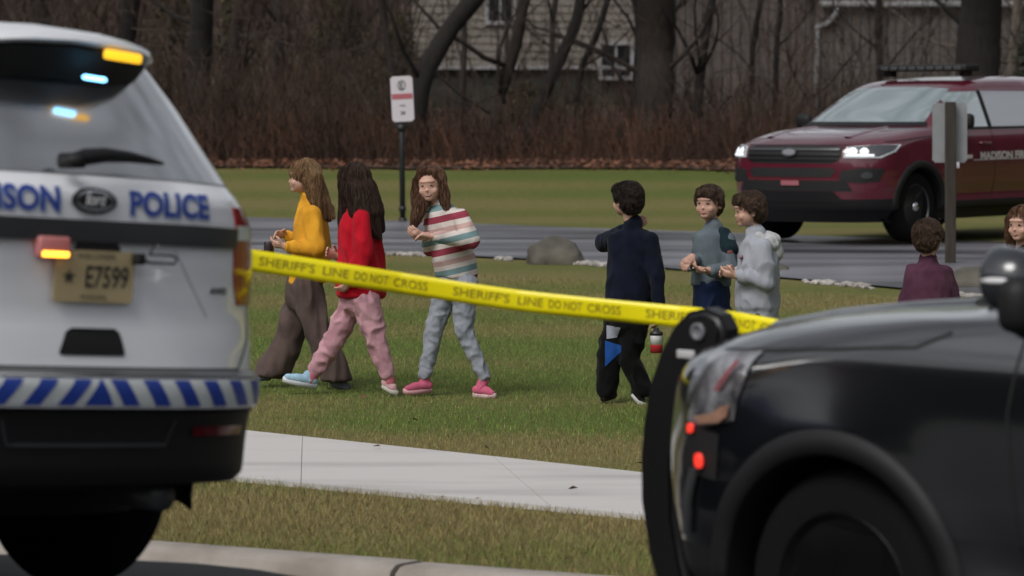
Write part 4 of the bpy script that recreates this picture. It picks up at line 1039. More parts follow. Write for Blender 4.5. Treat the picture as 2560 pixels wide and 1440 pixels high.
M_TWIG = mat('brown_twigs', (.088, .054, .038), .95, col2=(.03, .021, .017), scale=.8, detail=6)
M_TWIGR = mat('reddish_twigs', (.13, .062, .038), .95, col2=(.05, .028, .021), scale=.6, detail=6)
tag(brush('underbrush', 3000, 5, (57.5, 63), (.5, 1.7), .010, M_TWIG, (-12, -2.0)), 'tangle of bare brown brush along the edge of the woods', 'underbrush', kind='stuff')
tag(brush('underbrush', 3000, 6, (56.8, 59), (.3, .9), .009, M_TWIGR), 'low reddish bramble at the edge of the lawn', 'underbrush', kind='stuff')
tag(brush('saplings', 1700, 8, (61, 100), (2.5, 5), .016, M_TWIG, (-14, -1.8)), 'thicket of bare saplings filling the woods behind the girls', 'saplings', kind='stuff')
tag(brush('underbrush', 2600, 15, (57.5, 64), (.3, 1.35), .010, M_TWIG, (-2.5, 12)), 'bare brown brush below the house and the board wall', 'underbrush', kind='stuff')
tag(brush('saplings', 190, 9, (60, 68), (2.2, 4.5), .011, M_TWIG, (-2, 11)), 'thin bare saplings in front of the house and the board wall', 'saplings', kind='stuff')
rr_ = random.Random(31); vs = []; fs = []
for k in range(1500):
    y = rr_.uniform(57.5, 67); x = rr_.uniform(-11, 11)*y/60; p = Vector((x, y, lawn_z(x, y)+rr_.uniform(.5, 3.6))); d = Vector((rr_.uniform(-1, 1), rr_.uniform(-.5, .5), rr_.uniform(-.25, 1.1))).normalized(); L_ = rr_.uniform(.5, 1.9); w = rr_.uniform(.003, .010); bend = Vector((rr_.uniform(-.25, .25), 0, rr_.uniform(-.35, .2)))
    for s in range(7):
        q = p+d*L_/7; d = (d+bend*.5+Vector((rr_.uniform(-.2, .2), rr_.uniform(-.2, .2), rr_.uniform(-.2, .2)))).normalized(); sd_ = Vector((d.z, 0, -d.x)); sd_ = sd_.normalized()*w*(1-s/8) if sd_.length > .01 else Vector((w, 0, 0)); i = len(vs)
        vs.extend([p-sd_, p+sd_, q+sd_*.8, q-sd_*.8]); fs.append((i, i+1, i+2, i+3)); p = q
        if s in (2, 4, 5):
            e = p+(d+Vector((rr_.uniform(-1, 1), 0, rr_.uniform(-.8, .8)))).normalized()*L_*.2; i = len(vs); vs.extend([p-sd_*.6, p+sd_*.6, e+sd_*.2, e-sd_*.2]); fs.append((i, i+1, i+2, i+3))
tag(pydata('tangled_twigs', vs, fs, mat('grey_twigs', (.070, .054, .045), .95, col2=(.028, .021, .018), scale=.7), None, False), 'tangle of fine grey brown twigs hanging through the woods edge', 'twigs', kind='stuff')
# leaf litter
M_LEAF = mat('dead_leaves', (.22, .09, .05), .9, col2=(.08, .045, .03), scale=1.5, detail=6)
rr_ = random.Random(11); vs = []; fs = []
for k in range(9000):
    x = rr_.uniform(-11, 11); y = 56.4-.10*x+abs(rr_.gauss(0, 1.3))-1.6*rr_.random()**3+.6*noise.noise(Vector((x*.8, 5, 0))); z = lawn_z(x, y)+rr_.uniform(.03, .13); s = rr_.uniform(.02, .05); M3 = Matrix.Rotation(rr_.uniform(0, 6.28), 3, 'Z') @ Matrix.Rotation(rr_.uniform(-1.2, 1.2), 3, 'X'); i = len(vs)
    for c in ((-1, 0, 0), (0, -.6, .15), (1, 0, 0), (0, .6, .15)): vs.append(Vector((x, y, z))+M3 @ Vector(c)*s)
    fs.append((i, i+1, i+2, i+3))
tag(pydata('leaf_litter', vs, fs, M_LEAF, None, False), 'drift of dead orange brown leaves where the lawn meets the woods', 'dead leaves', kind='stuff')
# evergreen shrubs deeper in the woods
M_EVER = mat('olive_leaves', (.085, .08, .030), .9, col2=(.045, .042, .018), scale=2, detail=6)
def shrub(px, py, D, w, h, seed, label, m=M_EVER):
    rr_ = random.Random(seed); p = at(px, py, D); g = Vector((p.x, D, lawn_z(p.x, D))); t = empty('evergreen_shrub', g, label, 'shrub', 'olive shrubs deeper in the woods'); vs = []; fs = []
    for k in range(2600):
        a = rr_.uniform(0, 6.28); b = rr_.random(); r_ = rr_.random()**.4; kx = 1+.3*noise.noise(Vector((a*1.2, b*3, seed)))
        c = Vector((math.cos(a)*w/2*r_*kx*math.sin(math.pi*min(.95, .25+b*.75)), math.sin(a)*w/2*r_*kx, b*h)); M3 = Matrix.Rotation(rr_.uniform(0, 6.28), 3, 'Z') @ Matrix.Rotation(rr_.uniform(0, 3), 3, 'X'); s = rr_.uniform(.03, .07); i = len(vs)
        for q in ((-1, 0, 0), (0, -.5, 0), (1, 0, 0), (0, .5, 0)): vs.append(c+M3 @ Vector(q)*s)
        fs.append((i, i+1, i+2, i+3))
    pydata('crown', vs, fs, m, t, False); bm = bmesh.new()
    for k in range(5): tube(bm, [(0, 0, -.05), (rr_.uniform(-.2, .2)*w, rr_.uniform(-.2, .2)*w, h*.4), (rr_.uniform(-.35, .35)*w, rr_.uniform(-.3, .3)*w, h*.8)], [.03, .02, .008], 5)
    obj('stem', bm, M_BARK, t)
shrub(850, 100, 72, 1.6, 2.6, 1, 'olive shrub in the woods above the red hoodie girl')
shrub(1000, 100, 74, 1.0, 2.0, 2, 'olive shrub in the woods behind the parking sign')
shrub(590, 60, 70, .8, 3.2, 3, 'tall narrow olive shrub right of the thick dark trunk')
shrub(430, 60, 70, 1.0, 3.2, 4, 'tall olive shrub left of the thick dark trunk')
shrub(1310, 240, 70, 1.4, .8, 5, 'low green shrub below the beige siding', mat('green_leaves', (.09, .095, .04), .9, col2=(.05, .055, .025), scale=2))
shrub(2600, 80, 62, .9, 3.0, 6, 'dark evergreen at the right edge beyond the maroon car', mat('dark_leaves', (.02, .03, .012), .9))
# ================================================================ people
def blob(parts, voxel=.007, smooth=4, wr=0, wscale=9, seed=0, stretch=(1, 1, 1)):
    """parts: list of ('c', a, b, ra, rb) tapered limbs and ('e', centre, (rx, ry, rz), rot) ellipsoids, fused into one surface"""
    bm = bmesh.new()
    for p in parts:
        if p[0] == 'c':
            a, b, ra, rb = Vector(p[1]), Vector(p[2]), p[3], p[4]; fl = p[5] if len(p) > 5 else None
            d = b-a; ln = d.length; n = max(2, int(ln/.02)); q = d.to_track_quat('Z', 'Y').to_matrix().to_4x4() if ln > 1e-5 else Matrix()
            seg = 14; rings = []
            # capsule profile
            prof = [(-ra*math.cos(t), ra*math.sin(t)) for t in (.15, .5, .9, 1.25)]+[(ln*k/n, ra+(rb-ra)*k/n) for k in range(n+1)]+[(ln+rb*math.cos(t), rb*math.sin(t)) for t in (1.25, .9, .5, .15)]
            for z, r in prof: rings.append([bm.verts.new(a+(q @ Vector((r*math.cos(2*math.pi*k/seg), r*math.sin(2*math.pi*k/seg), z)))) for k in range(seg)])
            for r0, r1 in zip(rings, rings[1:]):
                for k in range(seg): bm.faces.new((r0[k], r0[(k+1) % seg], r1[(k+1) % seg], r1[k]))
            bm.faces.new(rings[0][::-1]); bm.faces.new(rings[-1])
        elif p[0] == 't':   # torso: stack of ellipses (centre, half width, half depth) turned by p[2] degrees
            st = p[1]; ya = R(p[2]) if len(p) > 2 else 0; seg = 28; rings = []; kk = []
            cs = [Vector(q[0]) for q in st]; N = (len(cs)-1)*5
            for i in range(N+1):
                t = i/5; j = min(int(t), len(cs)-2); t -= j; sm_ = t
                c = cs[j].lerp(cs[j+1], sm_); rx = st[j][1]+(st[j+1][1]-st[j][1])*sm_; ry = st[j][2]+(st[j+1][2]-st[j][2])*sm_; kk.append((c, rx, ry))
            c0_, cN = kk[0], kk[-1]; dz0 = (cs[0]-cs[1]).normalized(); dzN = (cs[-1]-cs[-2]).normalized()
            kk = [(c0_[0]+dz0*.03, c0_[1]*.45, c0_[2]*.45), (c0_[0]+dz0*.022, c0_[1]*.8, c0_[2]*.8)]+kk+[(cN[0]+dzN*.008, cN[1]*.9, cN[2]*.9), (cN[0]+dzN*.012, cN[1]*.5, cN[2]*.5)]
            for c, rx, ry in kk:
                rings.append([bm.verts.new(c+Vector((rx*math.cos(2*math.pi*k/seg)*math.cos(ya)-ry*math.sin(2*math.pi*k/seg)*math.sin(ya), rx*math.cos(2*math.pi*k/seg)*math.sin(ya)+ry*math.sin(2*math.pi*k/seg)*math.cos(ya), 0))) for k in range(seg)])
            for r0, r1 in zip(rings, rings[1:]):
                for k in range(seg): bm.faces.new((r0[k], r0[(k+1) % seg], r1[(k+1) % seg], r1[k]))
            bm.faces.new(rings[0][::-1]); bm.faces.new(rings[-1]); bmesh.ops.recalc_face_normals(bm, faces=bm.faces[:])
        else:
            M = Matrix.Translation(p[1]) @ (p[3] if len(p) > 3 and p[3] else Matrix()) @ Matrix.Diagonal((*p[2], 1))
            bmesh.ops.create_icosphere(bm, subdivisions=3, radius=1, matrix=M)
    me = bpy.data.meshes.new('t'); bm.to_mesh(me); bm.free()
    o = bpy.data.objects.new('t', me); COL.objects.link(o)
    m = o.modifiers.new('r', 'REMESH'); m.mode = 'VOXEL'; m.voxel_size = voxel; m.use_smooth_shade = True
    m = o.modifiers.new('s', 'SMOOTH'); m.iterations = smooth; m.factor = .5
    dg = bpy.context.evaluated_depsgraph_get(); me2 = bpy.data.meshes.new_from_object(o.evaluated_get(dg)); bpy.data.objects.remove(o)
    if wr:
        ns = [v.normal.copy() for v in me2.vertices]
        for v, n_ in zip(me2.vertices, ns):
            c = v.co; q = Vector((c.x*stretch[0], c.y*stretch[1], c.z*stretch[2]))*wscale*1.25+Vector((seed*3.1, 0, 0))
            w_ = noise.noise(q*.4+Vector((9, seed, 0)))*1.5; q2 = Vector((q.x+w_, q.y+w_, q.z+q.x*.35)); k = (1-abs(noise.noise(q2))*3.2)*(.6+.6*noise.noise(q*.5))+.35*noise.noise(q*2.6)
            v.co = c+n_*wr*2.0*max(-1.2, k)
    me2.materials.clear(); return me2

def strands(hair, n, ln, m, seed=0, lift=.004, w=.0016, centre=None, short=False):
    """fine loose strands lying along the hair surface, part of the hair"""
    me = hair.data; rr_ = random.Random(seed); V = me.vertices; N = len(V); vs = []; fs = []; cols = []
    bv = BVHTree.FromPolygons([v.co for v in V], [p.vertices for p in me.polygons])
    for k in range(n):
        v = V[rr_.randrange(N)]; p = v.co.copy(); nr = v.normal.copy(); L_ = ln*rr_.uniform(.5, 1.3); st = 5; lf = lift*rr_.uniform(.2, 1.6)
        if short: d = Vector((rr_.uniform(-1, 1), rr_.uniform(-1, 1), -1.1 if nr.z < .6 else -.2))+nr*.35
        else: d = Vector((rr_.uniform(-.18, .18), rr_.uniform(-.18, .18), -1))
        pts = []
        for i in range(st+1):
            loc, nn_, _, _ = bv.find_nearest(p)
            if loc is None: break
            if (p-loc).length < .03: p = loc+nn_*lf*(1+.5*i/st); t = (d-nn_*d.dot(nn_))
            else: t = d
            pts.append(p.copy())
            if t.length < 1e-4: t = Vector((0, 0, -1))
            p = p+t.normalized()*L_/st
        ww = w*rr_.uniform(.6, 1.4)
        for i, q in enumerate(pts):
            s_ = Vector((ww, ww*.3, 0)) if k % 2 else Vector((ww*.3, ww, 0)); f_ = 1-i/(len(pts)) * .7; j = len(vs); vs.extend([q-s_*f_, q+s_*f_])
            if i: fs.append((j-2, j-1, j+1, j))
    o = pydata('loose_strands', vs, fs, m, hair, False); o.matrix_parent_inverse = hair.matrix_world.inverted() if False else o.matrix_parent_inverse
    return o

SKIN = mat('skin', (.56, .33, .25), .55, var=.12, scale=12, bump=.05)
SKIN.node_tree.nodes['Principled BSDF'].inputs['Subsurface Weight'].default_value = .12
SKIN.node_tree.nodes['Principled BSDF'].inputs['Subsurface Radius'].default_value = (.02, .008, .004)
M_EYE = mat('eye_dark', (.03, .02, .015), .3); M_EYEW = mat('eye_white', (.26, .18, .155), .5); M_LIP = mat('lips', (.36, .15, .13), .5); M_TEETH = mat('teeth', (.55, .48, .43), .35)
def hairmat(name, c, c2): return mat(name, c, .5, col2=c2, scale=22, stretch=(9, 9, .7), detail=6, bump=.9, bscale=60, spec=.35)
H_GOLD = hairmat('golden_brown_hair', (.44, .27, .135), (.17, .095, .05))
H_DARK = hairmat('dark_brown_hair', (.085, .045, .03), (.03, .018, .014))
H_BROWN = hairmat('brown_hair', (.27, .14, .08), (.09, .045, .03))
H_BOY = hairmat('short_dark_hair', (.05, .032, .026), (.02, .014, .012))
H_BOY2 = hairmat('short_brown_hair', (.15, .09, .06), (.055, .035, .025))
def cloth(name, c, c2=None, bump=.35, rough=.9): return mat(name, c, rough, col2=c2 or tuple(x*.72 for x in c), scale=7, detail=5, bump=bump, bscale=160, sheen=.05, spec=.15)

class Person:
    """joints are points in metres; yaw of the head: direction the face looks to in plan, 0 = towards -Y (the camera)"""
    def __init__(s, label, D, feet_py, head, hh=.215, face=0, tilt=0, nod=0):
        s.D = D; p = at(head[0], feet_py, D); s.root = empty('person', (p.x, D, lawn_z(p.x, D)), label, 'person', 'children on the lawn'); s.o = s.root.location.copy()
        s.hc = s.J(*head); s.hh = hh*1.03; s.body = []; s.dz = 0
        s.HR = Matrix.Rotation(R(face), 4, 'Z') @ Matrix.Rotation(R(tilt), 4, 'Y') @ Matrix.Rotation(R(nod), 4, 'X'); s.hm = Matrix.Translation(s.hc) @ s.HR
    def J(s, px, py, dy=0):
        p = at(px, py, s.D); return Vector((p.x, s.D+dy, p.z))-s.o
    def H(s, x, y, z):  # head frame: -y is the face, x the person's... viewer's right when facing the camera, z up; unit = head height
        return s.hm @ (Vector((x, y, z))*s.hh)
    def head(s, neck):
        h = s.hh; R4 = s.HR
        B = s.body
        B += [('e', s.H(0, .02, .06), (.345*h, .41*h, .42*h), R4), ('e', s.H(0, -.10, -.15), (.30*h, .28*h, .29*h), R4),
              ('e', s.H(0, -.25, -.34), (.13*h, .11*h, .09*h), R4), ('e', s.H(0, -.35, -.08), (.035*h, .04*h, .08*h), R4), ('e', s.H(0, -.385, -.125), (.042*h, .042*h, .034*h), R4),
              ('e', s.H(.15, -.25, -.15), (.12*h, .10*h, .11*h), R4), ('e', s.H(-.15, -.25, -.15), (.12*h, .10*h, .11*h), R4),
              ('e', s.H(0, -.31, .12), (.22*h, .10*h, .06*h), R4),
              ('e', s.H(.345, .03, -.06), (.035*h, .08*h, .12*h), R4), ('e', s.H(-.345, .03, -.06), (.035*h, .08*h, .12*h), R4),
              ('c', s.H(0, .05, -.25), neck, .175*h, .20*h)]
    def face(s, smile=False):
        for sx in (1, -1):
            bm = bmesh.new(); bmesh.ops.create_uvsphere(bm, u_segments=12, v_segments=8, radius=1, matrix=Matrix.Translation(s.H(sx*.125, -.335, .01)) @ s.HR @ Matrix.Diagonal((.055*s.hh, .03*s.hh, (.020 if smile else .027)*s.hh, 1)))
            e = obj('eye', bm, M_EYEW, s.root)
            bm = bmesh.new(); bmesh.ops.create_uvsphere(bm, u_segments=10, v_segments=8, radius=1, matrix=Matrix.Translation(s.H(sx*.122, -.358, .01)) @ s.HR @ Matrix.Diagonal((.038*s.hh, .014*s.hh, (.024 if smile else .030)*s.hh, 1))); obj('iris', bm, M_EYE, e)
            bm = bmesh.new(); tube(bm, [s.H(sx*.06, -.368, .10), s.H(sx*.13, -.368, .118), s.H(sx*.20, -.33, .10)], [.006*s.hh, .009*s.hh, .004*s.hh], 6); obj('eyebrow', bm, H_BOY2, s.root)
        bm = bmesh.new(); w = .125 if smile else .085; up = .03 if smile else .0
        tube(bm, [s.H(-w, -.335, -.245+up), s.H(-w*.5, -.368, -.262), s.H(0, -.378, -.266), s.H(w*.5, -.368, -.262), s.H(w, -.335, -.245+up)], [.006*s.hh, .018*s.hh, .020*s.hh, .018*s.hh, .006*s.hh], 8); mo = obj('mouth', bm, M_LIP, s.root)
        if smile:
            bm = bmesh.new(); tube(bm, [s.H(-w*.6, -.368, -.250+up*.4), s.H(0, -.388, -.262), s.H(w*.6, -.368, -.250+up*.4)], [.005*s.hh, .010*s.hh, .005*s.hh], 8); obj('teeth', bm, M_TEETH, mo)
    def hand(s, wrist, tip, r=.022, curl=.5, side=1, palm_n=Vector((0, -1, 0))):
        """palm plus four bent fingers and a thumb"""
        w, t = Vector(wrist), Vector(tip); d = (t-w).normalized(); n_ = (palm_n-d*palm_n.dot(d)).normalized(); c = d.cross(n_)*side
        L_ = .062; k = w+d*L_
        s.body += [('c', w, k, r*.85, r*1.05), ('c', w+c*.012, k+c*.017, r*.7, r*.75), ('c', w-c*.012, k-c*.017, r*.7, r*.7)]
        for i, (off, ln) in enumerate(((.026, .050), (.009, .058), (-.009, .055), (-.025, .043))):
            a = k+c*off; d1 = (d+n_*curl*.6).normalized(); b = a+d1*ln*.5; d2 = (d1+n_*curl*1.1).normalized(); e = b+d2*ln*.32; d3 = (d2+n_*curl*1.2).normalized(); f = e+d3*ln*.25
            s.body += [('c', a, b, .0088, .008), ('c', b, e, .008, .0072), ('c', e, f, .0072, .006)]
        a = w+c*.022+d*.018; b = a+(c*.7+d*.5+n_*.4).normalized()*.035; e = b+(d*.9+n_*.5).normalized()*.026
        s.body += [('c', a, b, .011, .0095), ('c', b, e, .009, .0075)]
    def finish_body(s):
        link('body', blob(s.body, .0048, 3), SKIN, s.root)
    def garment(s, name, parts, m, wr=.005, ws=9, seed=1, voxel=.008, stretch=(1, 1, .6), smooth=4):
        return link(name, blob(parts, voxel, smooth, wr, ws, seed, stretch), m, s.root)
    def leg(s, hip, knee, ankle, r=(.058, .040, .027)):
        s.body += [('c', hip, knee, r[0], r[1]), ('c', knee, ankle, r[1], r[2])]
    def shoe(s, ankle, heel, toe, m, h=.036, sole=None):
        a, hl, t = Vector(ankle), Vector(heel), Vector(toe); d = (t-hl); ln = d.length; dn_ = d.normalized()
        mid = hl.lerp(t, .55)
        me = blob([('c', hl+Vector((0, 0, h*.5)), mid+Vector((0, 0, h*.35)), h*.82, h*.80), ('c', mid+Vector((0, 0, h*.3)), t-dn_*.03+Vector((0, 0, h*.1)), h*.80, h*.62), ('c', hl+dn_*.02+Vector((0, 0, h*.6)), a, h*.85, h*.95)], .005, 3, .001, 30)
        sh_ = link('shoe', me, m, s.root)
        if sole:
            bm = bmesh.new(); tube(bm, [hl-dn_*.02-Vector((0, 0, h*.28)), mid-Vector((0, 0, h*.38)), t-Vector((0, 0, h*.32))], [h*.62, h*.72, h*.5], 10); obj('sole', bm, sole, sh_)
    def hair_short(s, m, fringe=True):
        h = s.hh; R4 = s.HR
        P = [('e', s.H(0, .07, .16), (.385*h, .43*h, .36*h), R4), ('e', s.H(0, .19, -.03), (.345*h, .30*h, .35*h), R4), ('e', s.H(0, .26, -.22), (.24*h, .17*h, .16*h), R4)]
        if fringe: P += [('e', s.H(.02, -.22, .32), (.29*h, .19*h, .14*h), R4), ('e', s.H(-.1, -.32, .24), (.14*h, .08*h, .08*h), R4), ('e', s.H(.12, -.31, .24), (.14*h, .08*h, .08*h), R4)]
        for sx in (1, -1): P += [('e', s.H(sx*.33, .04, .10), (.07*h, .17*h, .20*h), R4)]
        hr = link('hair', blob(P, .006, 3, .0025, 40, 2, (1, 1, .5)), m, s.root); strands(hr, 4200, .032, m, 5, .004, .0015, None, True); return hr

# ---------------------------------------------------------------- girl in the yellow sweater, profile to the left
p = Person('girl in a mustard yellow sweater and wide brown trousers, walking left, foremost of the group', 24.2, 968, (758, 443, 0), .215, -84, 0, 0)
neck = p.J(772, 503, .02); p.head(neck)
sL, sR = p.J(782, 532, -.12), p.J(778, 530, .14); eL, eR = p.J(793, 618, -.17), p.J(765, 610, .18); wL, wR = p.J(716, 612, -.16), p.J(712, 588, .08)
hL, hR = p.J(764, 712, -.07), p.J(762, 712, .07)
kL, kR = p.J(800, 832, -.08), p.J(722, 838, .08); aL, aR = p.J(848, 945, -.08), p.J(668, 934, .08)
p.body += [('c', neck, p.J(772, 640, 0), .048, .07), ('c', sL, eL, .038, .033), ('c', eL, wL, .033, .023), ('c', sR, eR, .038, .033), ('c', eR, wR, .033, .023)]
p.leg(hL, kL, aL); p.leg(hR, kR, aR); p.hand(wL, p.J(680, 606, -.13), .02, .6, -1, Vector((0, .5, .6))); p.hand(wR, p.J(680, 586, .02), .02, .7, 1, Vector((.0, -.8, -.4)))
p.finish_body(); p.face()
Y_SW = cloth('mustard_knit', (.74, .37, .03), (.56, .25, .018))
p.garment('sweater', [('t', [(p.J(774, 508, 0), .05, .07), (p.J(777, 524, 0), .075, .135), (p.J(776, 560, 0), .10, .155), (p.J(778, 620, 0), .115, .155), (p.J(774, 680, 0), .125, .15), (p.J(768, 706, 0), .115, .14)]),
   ('t', [(p.J(790, 535, .02), .05, .12), (p.J(800, 600, .02), .065, .13), (p.J(802, 650, .02), .06, .12), (p.J(800, 665, .02), .04, .10)]), ('c', sL, eL, .055, .058), ('c', eL, p.J(724, 614, -.16), .058, .034), ('c', sR, eR, .055, .055), ('c', eR, p.J(722, 592, .09), .05, .034), ('c', p.J(772, 515, 0), p.J(772, 494, .01), .062, .058)], Y_SW, .008, 8, 1, .008, (1, 1, .45))
BR = cloth('brown_wide_cloth', (.115, .082, .072), (.075, .052, .047))
p.garment('trousers', [('c', p.J(763, 700, 0), p.J(763, 740, 0), .112, .125), ('c', hL, kL, .096, .085), ('t', [(kL, .088, .08), (p.J(822, 885, -.08), .098, .08), (p.J(842, 945, -.08), .098, .08)]), ('c', hR, kR, .096, .088), ('t', [(kR, .09, .08), (p.J(700, 885, .08), .108, .085), (p.J(676, 938, .08), .105, .085)])], BR, .010, 7, 4, .009, (1, 1, .3))
SHG = cloth('grey_shoe_cloth', (.13, .14, .17)); p.shoe(p.J(848, 942, -.08), p.J(838, 962, -.08), p.J(882, 968, -.10), SHG); p.shoe(p.J(662, 932, .08), p.J(668, 950, .08), p.J(632, 948, .06), SHG)
HP = [('e', p.H(0, .07, .13), (.40*p.hh, .44*p.hh, .40*p.hh), p.HR), ('e', p.H(0, .24, -.12), (.36*p.hh, .32*p.hh, .38*p.hh), p.HR)]
for dx, dy in ((0, 0), (.045, .05), (-.03, -.05), (.06, -.02)):
    HP += [('c', p.J(780+dx*100, 450, dy), p.J(800+dx*120, 505, dy), .052, .045), ('c', p.J(800+dx*120, 505, dy), p.J(812+dx*160, 545, dy), .045, .018)]
HP += [('c', p.J(765, 405, -.03), p.J(790, 440, -.09), .03, .04), ('c', p.J(790, 440, -.09), p.J(795, 520, -.09), .042, .02), ('c', p.J(826, 520, 0), p.J(836, 545, -.02), .02, .006)]
strands(link('hair', blob(HP, .006, 3, .0025, 42, 3, (1, 1, .15)), H_GOLD, p.root), 5200, .11, H_GOLD, 3)
# dark cup in her hands
bm = bmesh.new(); lathe(bm, [(0, .001), (0, .028), (.004, .03), (.075, .034), (.078, .030), (.07, .028), (.068, .001)], Matrix.Rotation(R(90), 4, 'X').inverted() @ Matrix.Rotation(0, 4, 'X'), 20)
cup = obj('cup', bm, mat('dark_cup', (.035, .022, .03), .4)); cup.location = at(672, 604, 24.15); tag(cup, 'small dark cup held by the girl in the yellow sweater', 'cup')

# ---------------------------------------------------------------- girl in the red hoodie, seen from behind left
p = Person('girl in a long red hoodie and pink trousers with dark waist long hair, walking left', 23.7, 985, (882, 455, 0), .22, -112, 0, 4)
neck = p.J(893, 512, .02); p.head(neck)
sL, sR = p.J(905, 540, -.14), p.J(890, 535, .15); eL, eR = p.J(912, 630, -.18), p.J(868, 628, .17); wL, wR = p.J(880, 700, -.17), p.J(842, 640, .02)
hL, hR = p.J(915, 745, -.075), p.J(888, 745, .075); kL, kR = p.J(942, 850, -.08), p.J(836, 850, .08); aL, aR = p.J(972, 945, -.08), p.J(782, 938, .08)
p.body += [('c', neck, p.J(905, 650, 0), .048, .07), ('c', sL, eL, .038, .033), ('c', eL, wL, .033, .023), ('c', sR, eR, .038, .033), ('c', eR, wR, .033, .023)]
p.leg(hL, kL, aL); p.leg(hR, kR, aR); p.hand(wL, p.J(862, 716, -.16), .021, .6, -1, Vector((-.6, .5, 0))); p.hand(wR, p.J(820, 632, -.02), .021, .7, 1, Vector((0, -.8, .2)))
p.finish_body(); p.face()
RED = cloth('red_fleece', (.52, .008, .022), (.36, .004, .014))
p.garment('hoodie', [('t', [(p.J(893, 518, 0), .06, .08), (p.J(898, 534, 0), .09, .155), (p.J(900, 570, 0), .115, .175), (p.J(904, 640, 0), .13, .17), (p.J(902, 700, 0), .145, .165), (p.J(902, 738, 0), .145, .155)], -18),
   ('c', p.J(880, 715, -.05), p.J(876, 738, -.05), .05, .035), ('c', sL, eL, .060, .056), ('c', eL, p.J(884, 694, -.17), .056, .045), ('c', sR, eR, .056, .055), ('c', eR, p.J(850, 640, .04), .05, .036), ('e', p.J(915, 545, .02), (.085, .12, .05)), ('c', p.J(893, 520, 0), p.J(890, 508, 0), .07, .06)], RED, .009, 7, 5, .008, (1, 1, .4))
PNK = cloth('pink_fleece', (.56, .32, .36), (.42, .22, .26))
p.garment('trousers', [('c', p.J(902, 728, 0), p.J(902, 750, 0), .12, .12), ('c', hL, kL, .085, .068), ('c', kL, p.J(968, 930, -.08), .064, .048), ('c', hR, kR, .085, .068), ('c', kR, p.J(790, 925, .08), .064, .052)], PNK, .007, 9, 6, .007, (1, 1, .9))
SOCK = cloth('pink_socks', (.55, .16, .20)); 
for a_, b_ in ((p.J(968, 925, -.08), p.J(975, 952, -.08)), (p.J(790, 922, .08), p.J(775, 952, .08))): link('sock', blob([('c', a_, b_, .038, .036)], .005, 2), SOCK, p.root)
p.shoe(p.J(770, 942, .08), p.J(782, 962, .08), p.J(706, 944, .04), cloth('pale_blue_cloth', (.34, .52, .66)), .037, mat('pale_sole', (.6, .62, .66), .6))
p.shoe(p.J(975, 948, -.08), p.J(965, 960, -.08), p.J(996, 977, -.10), cloth('pale_pink_cloth', (.62, .38, .40)), .034, mat('cream_sole', (.55, .52, .46), .6))
HP = [('e', p.H(0, .06, .13), (.41*p.hh, .45*p.hh, .40*p.hh), p.HR), ('e', p.H(0, .22, -.14), (.38*p.hh, .34*p.hh, .40*p.hh), p.HR), ('e', p.H(.25, -.1, -.1), (.15*p.hh, .2*p.hh, .35*p.hh), p.HR), ('e', p.H(-.25, -.1, -.1), (.15*p.hh, .2*p.hh, .35*p.hh), p.HR)]
for dx, dy, l in ((0, -.06, 0), (8, .02, 8), (-10, -.08, -40), (14, -.03, 14), (20, .04, -20)):
    HP += [('c', p.J(896+dx, 470, dy-.02), p.J(912+dx*1.2, 530, dy-.05), .058, .055), ('c', p.J(912+dx*1.2, 530, dy-.05), p.J(936+dx, 585+l*.5, dy-.06), .050, .012)]
HP += [('c', p.J(862, 470, .0), p.J(856, 540, -.02), .03, .022), ('c', p.J(856, 540, -.02), p.J(852, 590, -.03), .022, .008)]
strands(link('hair', blob(HP, .006, 3, .0025, 42, 8, (1, 1, .15)), H_DARK, p.root), 5200, .11, H_DARK, 8)
bm = bmesh.new(); box(bm, (0, 0, 0), (.01, .05, .075), None, .004); o = obj('chest_patch', bm, M_WHITEPL, p.root); o.location = p.J(849, 600, .0)

# ---------------------------------------------------------------- girl in the striped sweater, looking at the camera
p = Person('smiling girl in a striped sweater, grey leggings and pink shoes, looking at the camera', 23.6, 995, (1076, 462, -.03), .215, -14, -4, 3)
neck = p.J(1098, 515, .0); p.head(neck)
sL, sR = p.J(1153, 545, -.08), p.J(1083, 545, .06); eL, eR = p.J(1178, 598, -.15), p.J(1075, 620, .05); wL, wR = p.J(1085, 588, -.24), p.J(1062, 590, -.12)
hL, hR = p.J(1163, 712, -.05), p.J(1122, 712, .05); kL, kR = p.J(1160, 822, -.06), p.J(1088, 812, .05); aL, aR = p.J(1212, 950, -.06), p.J(1062, 948, .05)
p.body += [('c', neck, p.J(1120, 600, 0), .048, .07), ('c', p.J(1120, 600, 0), p.J(1142, 690, 0), .07, .07), ('c', sL, eL, .038, .033), ('c', eL, wL, .033, .023), ('c', sR, eR, .038, .033), ('c', eR, wR, .033, .023)]
p.leg(hL, kL, aL); p.leg(hR, kR, aR); p.hand(wL, p.J(1048, 582, -.24), .021, .7, -1, Vector((0, -.2, -.9))); p.hand(wR, p.J(1040, 580, -.14), .021, .6, 1, Vector((.3, .8, .3)))
p.finish_body(); p.face(True)
